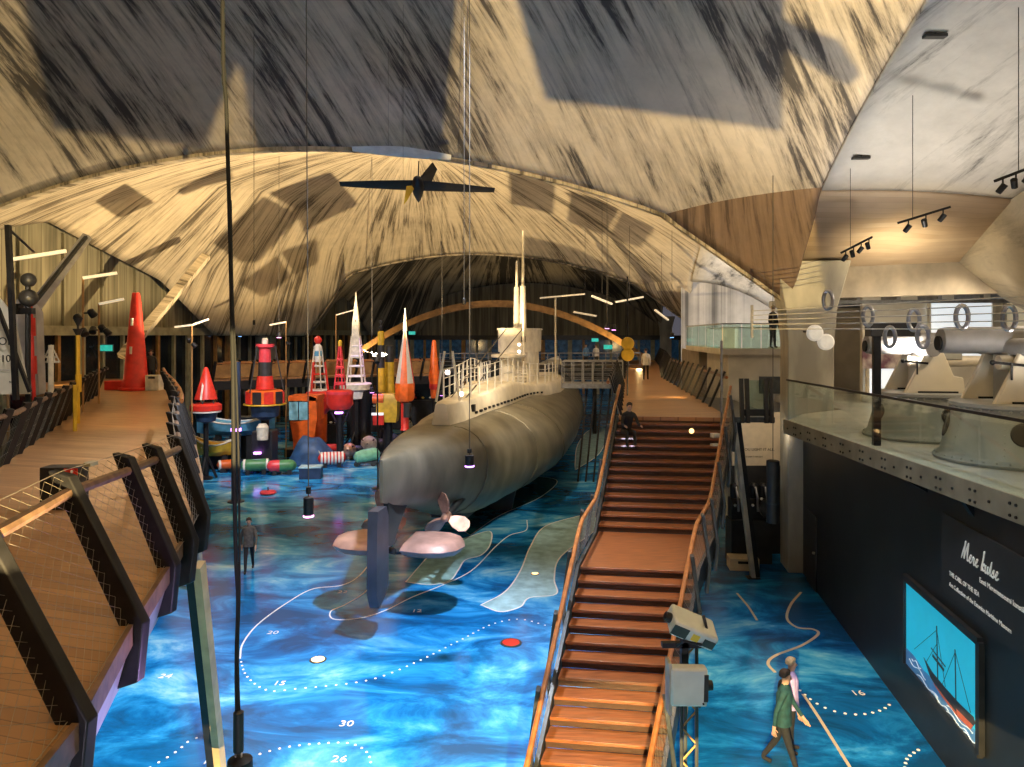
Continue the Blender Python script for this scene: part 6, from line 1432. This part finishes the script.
# ------------------------------------------------------------------ people
def person(loc, rz, pose, lab, top, trousers, hair, hgt=1.72, shoe='black_cloth', extra=None, fingers=True):
    """one continuous skinned body; clothing colours follow the limbs"""
    t = thing('person', loc, lab, 'person', rz=rz); s = hgt/1.72
    V_, E_, Rd, Tg = [], [], [], []
    def nv(p, r, tg, par=None):
        V_.append(Vector(p)*s); Rd.append((r[0]*s, r[1]*s) if isinstance(r, tuple) else (r*s, r*s)); Tg.append(tg)
        if par is not None: E_.append((par, len(V_)-1))
        return len(V_)-1
    sit = pose == 'sit'; hz = .50 if sit else .93; lean = -.24 if sit else (-.03 if pose == 'walk' else 0)
    pel = nv((0, 0, hz), (.155, .115), 'leg'); sp1 = nv((0, lean*.3, hz+.18), (.145, .105), 'top', pel); ch = nv((0, lean*.8, hz+.38), (.170, .115), 'top', sp1); sh = nv((0, lean, hz+.50), (.125, .085), 'top', ch)
    nk = nv((0, lean*1.1, hz+.575), .052, 'skin', sh); h0 = nv((0, lean*1.2-.012, hz+.64), (.062, .075), 'skin', nk); h1 = nv((0, lean*1.25-.015, hz+.715), (.076, .092), 'skin', h0); h2 = nv((0, lean*1.3, hz+.775), (.060, .072), 'skin', h1)
    nv((0, lean*1.25-.118, hz+.69), .012, 'skin', h1)
    for sg in (-1, 1):
        a = {'walk': .38*sg, 'stand': .06, 'sit': .55}[pose]; bend = .25 if pose != 'sit' else .95
        if pose == 'back': a = .05
        so = nv((sg*.17, lean, hz+.475), .062, 'top', sh); S_ = Vector((sg*.20, lean, hz+.45))
        el = S_+Vector((sg*.045, -sin(a)*.29, -cos(a)*.29)); wr = el+Vector((-sg*.01, -sin(a+bend)*.25, -cos(a+bend)*.25)); hd = wr+Vector((0, -sin(a+bend)*.09, -cos(a+bend)*.09))
        e_ = nv(el, .045, 'top', so); w_ = nv(wr, .032, 'top', e_); hd_ = nv(hd, (.040, .022), 'skin', w_)
        if fingers:
            f_ = Vector((0, -sin(a+bend+.3), -cos(a+bend+.3)))
            for j, L_ in ((-1.5, .066), (-.5, .078), (.5, .074), (1.5, .058)):
                k1 = nv(hd+Vector((0, .020*j, -.028)), .009, 'skin', hd_); k2 = nv(hd+f_*(L_*.7)+Vector((0, .022*j, -.03)), .0085, 'skin', k1); nv(hd+f_*L_+Vector((-sg*.012, .022*j-.006, -.035)), .0075, 'skin', k2)
            k1 = nv(hd+Vector((-sg*.012, -.040, .012)), .010, 'skin', hd_); nv(hd+Vector((-sg*.022, -.062, -.03)), .009, 'skin', k1)
        hip = nv((sg*.085, 0, hz-.06), .095, 'leg', pel)
        if sit: kn = Vector((sg*.12, -.42, hz-.02)); an = Vector((sg*.12, -.46, hz-.42)); toe = an+Vector((0, -.15, -.035))
        else:
            th = {'walk': .30*-sg, 'stand': .03*sg}[pose]; kb = .0 if th > 0 else .28 if pose == 'walk' else .03
            kn = Vector((sg*.095, -sin(th)*.42, hz-.08-cos(th)*.40)); an = kn+Vector((0, -sin(th-kb)*.40, -cos(th-kb)*.40)); toe = an+Vector((0, -.15, -.045 if th >= 0 else -.075))
        k_ = nv(kn, .060, 'leg', hip); a_ = nv(an, .042, 'leg', k_); hl = nv(an+Vector((0, .0, -.035)), .042, 'shoe', a_); nv(toe, .034, 'shoe', hl)
    me = bpy.data.meshes.new('body'); me.from_pydata(V_, E_, []); ob = bpy.data.objects.new('body', me); COL.objects.link(ob)
    sk = ob.modifiers.new('skin', 'SKIN'); sk.use_smooth_shade = True
    for i, d in enumerate(me.skin_vertices[0].data): d.radius = Rd[i]; d.use_root = i == 0
    ss = ob.modifiers.new('sub', 'SUBSURF'); ss.levels = 2; ss.render_levels = 2
    new = bpy.data.meshes.new_from_object(ob.evaluated_get(bpy.context.evaluated_depsgraph_get())); bpy.data.objects.remove(ob)
    new.name = 'body'; new.materials.clear()
    zmin = min(v.co.z for v in new.vertices)
    if not sit: new.transform(Matrix.Translation((0, 0, -zmin)))
    off = 0 if sit else -zmin
    order = {'skin': 0, 'top': 1, 'leg': 2, 'shoe': 3}
    for m in ('skin', top, trousers, shoe): new.materials.append(M[m])
    segs = [(V_[a], V_[b_], Rd[a], Rd[b_], Tg[b_]) for a, b_ in E_]
    for p in new.polygons:
        c = p.center-Vector((0, 0, off)); best = None
        for a, b_, ra, rb, tg in segs:
            ab = b_-a; q = max(0, min(1, (c-a).dot(ab)/max(ab.length_squared, 1e-9))); d = (c-(a+ab*q)).length-lerp(sum(ra)/2, sum(rb)/2, q)
            if best is None or d < best[0]: best = (d, tg)
        p.material_index = order[best[1]]; p.use_smooth = True
    o = bpy.data.objects.new('body', new); COL.objects.link(o); o.parent = t
    pm_ = parent_matrix(t); Z0 = hz*s+off
    hc = Vector((0, (lean*1.27)*s, Z0+.725*s))
    b = MB(); secs = []
    for i in range(8):                               # hair: cap over the crown and the back of the head
        a = .05+1.75*i/7; secs.append([pm_ @ (hc+Vector((sin(a)*cos(q)*.087*s, sin(a)*sin(q)*(.102 if sin(q) > 0 else .092)*s+.006*s, .012*s+cos(a)*.112*s+(.055*s*(1 if sin(q) < -.2 else 0) if i > 4 else 0)))) for q in [2*pi*j/18 for j in range(18)]])
    b.loft(secs); b.build('hair', hair, t, sharp=80)
    for sg in (-1, 1):
        b = MB(); b.ball(pm_ @ (hc+Vector((sg*.03*s, -.088*s, -.012*s))), .011*s, 8, 6); b.build('eye', 'hole_black', t)
        b = MB(); b.ball(pm_ @ (hc+Vector((sg*.083*s, 0, -.025*s))), .026*s, 8, 6, (.4, .7, 1)); b.build('ear', 'skin', t)
    if pose != 'sit' and extra != 'nohem':
        b = MB(); secs = []
        for z, rx, ry in ((.50, .135, .10), (.40, .185, .135), (.2, .170, .130), (.02, .180, .140), (-.10, .190, .150)):
            secs.append([pm_ @ Vector(((rx*cos(q))*s, (ry*sin(q)+lean*(z/.5 if z > 0 else 0))*s, Z0+z*s)) for q in [2*pi*j/20 for j in range(20)]])
        b.loft(secs); b.build('jacket', top, t, sharp=80)
    if extra == 'backpack':
        b = MB(); b.ball(pm_ @ Vector((0, .17*s, Z0+.22*s)), .14*s, 12, 8, (.85, .55, 1.25), Matrix.Rotation(rz, 3, 'Z')); b.build('backpack', 'black_cloth', t)
    return t
g = gr(249, 571); person(g, .25, 'walk', 'person in a grey jacket and black trousers walking on the blue floor', 'grey_coat', 'black_cloth', 'hair_brown', 1.74)
g = gr(783, 770); person(g, 1.1, 'walk', 'person in a teal jacket and dark trousers at the foot of the black wall', 'teal_coat', 'black_cloth', 'hair_brown', 1.78)
g = gr(791, 752); person(g, 1.35, 'stand', 'blond person in a lilac and pink top with a black backpack behind the teal jacket', 'lilac_coat', 'black_cloth', 'hair_blond', 1.68, extra='backpack')
person((3.34, 21.62, ZT-.78), .15, 'sit', 'person in black sitting on the steps near the top of the stairs', 'black_cloth', 'black_cloth', 'hair_brown', 1.7, extra='x')
person((7.42, 41, ZT), 2.9, 'walk', 'person in a pale top walking away along the upper walkway', 'white_shirt', 'black_cloth', 'hair_brown', 1.7, fingers=False)
p = at(586, 372, 58.6); person((p.x, 58.6, 5.25), .2, 'stand', 'person in a blue shirt on the far platform', 'blue_shirt', 'black_cloth', 'hair_brown', 1.72, fingers=False)
p = at(596, 372, 58.9); person((p.x, 58.9, 5.25), -.4, 'stand', 'person in a white shirt on the far platform beside the blue shirt', 'white_shirt', 'black_cloth', 'hair_brown', 1.7, fingers=False)
p = at(151, 388, 34.5); person((p.x, 34.5, ZW-.03), .3, 'stand', 'person in dark clothes beside the tall red cone', 'black_cloth', 'black_cloth', 'hair_brown', 1.75, fingers=False)
person((11.0, 31.2, 7.24), .5, 'stand', 'person in a black jacket standing on the glazed terrace', 'black_cloth', 'black_cloth', 'hair_blond', 1.7, fingers=False)
# ------------------------------------------------------------------ light
W = bpy.data.worlds.new('world'); S.world = W; W.use_nodes = True
bgn = W.node_tree.nodes['Background']; bgn.inputs[0].default_value = (.55, .52, .62, 1); bgn.inputs[1].default_value = .10
def lamp(kind, loc, power, col, target=None, size=.1, angle=60, blend=.4):
    d = bpy.data.lights.new('lamp', kind); d.energy = power; d.color = col
    if kind == 'SPOT': d.spot_size = radians(angle); d.spot_blend = blend; d.shadow_soft_size = size
    elif kind == 'POINT': d.shadow_soft_size = size
    elif kind == 'AREA': d.shape = 'DISK'; d.size = size
    o = bpy.data.objects.new('lamp', d); COL.objects.link(o); o.location = loc
    if target is not None: o.rotation_euler = (Vector(target)-Vector(loc)).to_track_quat('-Z', 'Y').to_euler()
    return o
WARM = (1., .67, .27); WW = (1., .80, .55); COOL = (.80, .87, 1.); VIO = (.70, .42, 1.); PINK = (1., .45, .85)
def on_shell(px, y, k):
    """where the sight line through a picture point meets shell k"""
    d = at(px, y, 1)-Vector((0, 0, CZ)); o = Vector((0, 0, CZ)); lo = 2.
    for i in range(1200):
        q = lo+.06*i; p = o+d*q; e = Vector((p.x, p.y, 0))-C1; s = e.dot(PV); t = e.dot(AV)
        u = s/18+1; v = (t+18-36*k)/18
        if abs(v) <= 1.02 and p.z >= dome_z(max(-1, min(1, u)), max(-1, min(1, v)), k): return p
    return p
def added_floodlight(loc, target, dist, polys, k, lab, pole, floor_z):
    """added uplight with made-up plates shaped to throw hard-edged shadows on the shell"""
    L_ = Vector(loc); t = thing('added_floodlight', (L_.x, L_.y, floor_z), lab, 'lamp'); n = (Vector(target)-L_).normalized()
    for pol in polys:
        pts = []
        for pt in pol:
            d = ((on_shell(*pt, k) if len(pt) == 2 else Vector(pt))-L_).normalized(); pts.append(L_ + d*(dist/max(.15, d.dot(n))))
        b = MB(); b.prism(pts, n*.006); b.build('shadow_plate', 'black_steel', t)
    b = MB(); b.lathe([(.10, -.30), (.13, -.26), (.13, -.08), (.15, -.02), (.14, -.02), (.11, -.06)], 16, L_, aim(n)); b.build('housing', 'black_steel', t)
    b = MB(); b.tube([Vector((L_.x, L_.y, floor_z)), L_-n*.2], .04, 8); b.build('pole', 'black_steel', t)
    b = MB(); b.lathe([(.3, 0), (.3, .04), (.05, .07)], 16, (L_.x, L_.y, floor_z)); b.build('foot', 'black_steel', t)
    return t
# added uplight out of view, its plates cut to shadow the near shell
LA = (0.3, .9, 5.3)
added_floodlight(LA, on_shell(420, 40, 0), 1.0, [[(12, -40), (52, 129), (203, 149), (238, 62), (262, -40)], [(238, 60), (262, 170), (430, 170), (462, -40), (262, -40)], [(505, -40), (546, 100), (782, 131), (786, -40)], [(783, 18), (840, 40), (862, 74), (848, 86), (783, 48)], [(-25, 5, 12), (-17, 23, 9.9), (-8, 27, 8.6), (8, 26, 8.6), (20, 8, 8.6), (20, 8, 1), (8, 26, -2), (-17, 23, -2), (-25, 5, -2)], [tuple(ax(0, -t, edge_arch(t))) for t in (3, 5, 8, 12, 16)]+[tuple(ax(11, -15, 12)), tuple(ax(11, -3, 8.3)), tuple(ax(1, -1, 8.5))]], 0, 'added unseen uplight with shadow-shaping plates behind the foot of the stairs', None, 0)
lamp('SPOT', LA, 15000, (1., .71, .29), on_shell(430, 60, 0), .007, 158, .15)
# added uplight among the buoys, with plates shaped to pattern the middle shell
LB = (-6.8, 37.5, 6.6)
added_floodlight(LB, on_shell(410, 175, 1), .40, [[(95, 201), (124, 184), (152, 203), (119, 218)], [(176, 192), (228, 166), (231, 179), (184, 195)], [(212, 243), (262, 197), (300, 216), (258, 262), (240, 262)], [(268, 193), (330, 172), (358, 205), (304, 234), (296, 212)], [(240, 284), (276, 256), (290, 278), (262, 298)], [(281, 252), (316, 240), (318, 264), (294, 275)], [(508, 168), (555, 185), (553, 214), (512, 204)], [(572, 191), (619, 209), (604, 236), (569, 222)], [(624, 213), (655, 228), (640, 248), (611, 237)], [(527, 237), (580, 250), (615, 270), (600, 287), (540, 265)]], 1, 'added uplight with shadow-shaping plates on a tall pole left of the submarine', None, 0)
lamp('SPOT', LB, 13000, (1., .73, .38), (LB[0], LB[1]-.5, 20), .005, 172, .1)
for s, t, e in ((-3, 4, 160), (-34, 8, 260), (-4, 30, 160), (-33, 30, 260)):
    lamp('SPOT', ax(s, t, 5.5), e, WARM, ax(-18, 18, 19), .2, 150, .5)
for s, t in ((-6, 42), (-30, 42), (-18, 66)):
    lamp('SPOT', ax(s, t, 6.0), 420, WARM, ax(-18, 58, 19), .2, 140, .5)
# cool floods over the floor, thrown forward from high behind the viewer
lamp('SPOT', (.6, 16.5, 16.5), 12000, COOL, (-4.2, 16.5, 0), .35, 70, .8)
lamp('SPOT', (-7.5, 24, 16.5), 9500, COOL, (-8, 29, 0), .35, 75, .8)
lamp('SPOT', (5, 11, 13), 1500, COOL, (5.2, 15, 0), .3, 60, .9)
lamp('SPOT', ax(-22, 2, 14), 6000, (.92, .92, 1.), ax(-22, 20, 1), .4, 75, .8)
# warm accents: stairs, walkways, submarine casing
lamp('SPOT', (2.2, 7.5, 13.5), 800, (1., .60, .26), (2.6, 15.0, 2.6), .15, 32, .7)
lamp('SPOT', (5.2, 26, 13), 800, (1., .62, .28), (5.8, 32, 5.3), .12, 48, .6)
lamp('SPOT', (-10, 19, 13.5), 1300, (1., .63, .28), (-10.4, 22.5, 5.3), .15, 48, .8)
lamp('SPOT', (-4.5, 3, 13), 70, (1., .66, .36), (-5.5, 8.5, 5.3), .15, 50, .8)
lamp('SPOT', (-1.0, 24, 14), 4500, WW, (-.6, 36, 5), .2, 45, .7)
lamp('SPOT', (5.8, 26, 11), 1900, WW, (-.5, 30, 3.5), .2, 50, .8)
# violet and pink pendants
lamp('SPOT', (-1.02, 17.5, 4.62), 70, PINK, (-2.0, 21.5, 1.8), .08, 90, .8)
lamp('SPOT', (-4.12, 15, 4.08), 130, VIO, (-4.3, 17, 0), .08, 110, .8)
lamp('SPOT', ax(-22, 22, 9), 700, VIO, ax(-20, 22, 0), .2, 90, .8)
lamp('SPOT', (-2.0, 7.0, 3.5), 260, VIO, (-3.3, 6.6, 5.0), .1, 90, .8)
# gun gallery
for s, t, e in ((3.0, -9.5, 170), (3.6, -3.0, 110), (5.5, -1.5, 150)):
    lamp('SPOT', ax(s, t, 9.7), e, WW, ax(s-1, t+1.5, 5), .2, 150, .6)
lamp('SPOT', (9.0, 17, 7.2), 800, (1., .90, .77), ax(2.5, -6.5, 12), .2, 120, .7)
lamp('SPOT', (8.6, 12, 7.0), 110, (1., .9, .78), (10.5, 16, 13), .2, 120, .7)
lamp('SPOT', ax(4, 12, 7.6), 1300, (.95, .86, 1.), ax(4, 14, 13), .2, 150, .7)

# added lamps without fixtures, filling dim areas and brightening single objects
lamp('SPOT', ax(-17, -16, 17.5), 260, (.86, .84, 1.), ax(-17, -14, 0), .6, 150, .9)
lamp('SPOT', ax(-30, 24, 12.5), 1500, (1., .86, .7), ax(-16, 30, 3), .3, 110, .8)
lamp('SPOT', ax(-8, 46, 12.5), 700, (1., .86, .7), ax(-16, 60, 3), .3, 110, .8)
lamp('SPOT', (8.6, 23.9, 4.9), 60, WW, (8.7, 26.3, 3.8), .05, 110, .8)
lamp('SPOT', (-9.5, 13.5, 9.5), 260, (1., .9, .75), (-11.5, 17.5, 7), .1, 70, .7)
lamp('SPOT', (-5.5, 20, 5.0), 90, (1., .6, .3), (-4.6, 21.3, 1.9), .1, 60, .7)
lamp('SPOT', ax(5, 24, 7.6), 1300, (1., .90, .76), ax(4.0, 33, 11), .2, 120, .6)
lamp('SPOT', (0, -5, 1.0), 1700, (.88, .80, 1.), (-1, 3, 20), .5, 150, .8)  # added unseen fill from below, lifting the shadows on the near shell
lamp('SPOT', ax(2.6, -2.2, 9.2), 110, (1., .78, .46), ax(2.6, -1.8, 11), .1, 165, .8)
lamp('SPOT', ax(3.5, -1.2, 7.2), 160, (1., .86, .62), ax(3.5, 0, 9.6), .1, 140, .8)
S.view_settings.exposure = .7
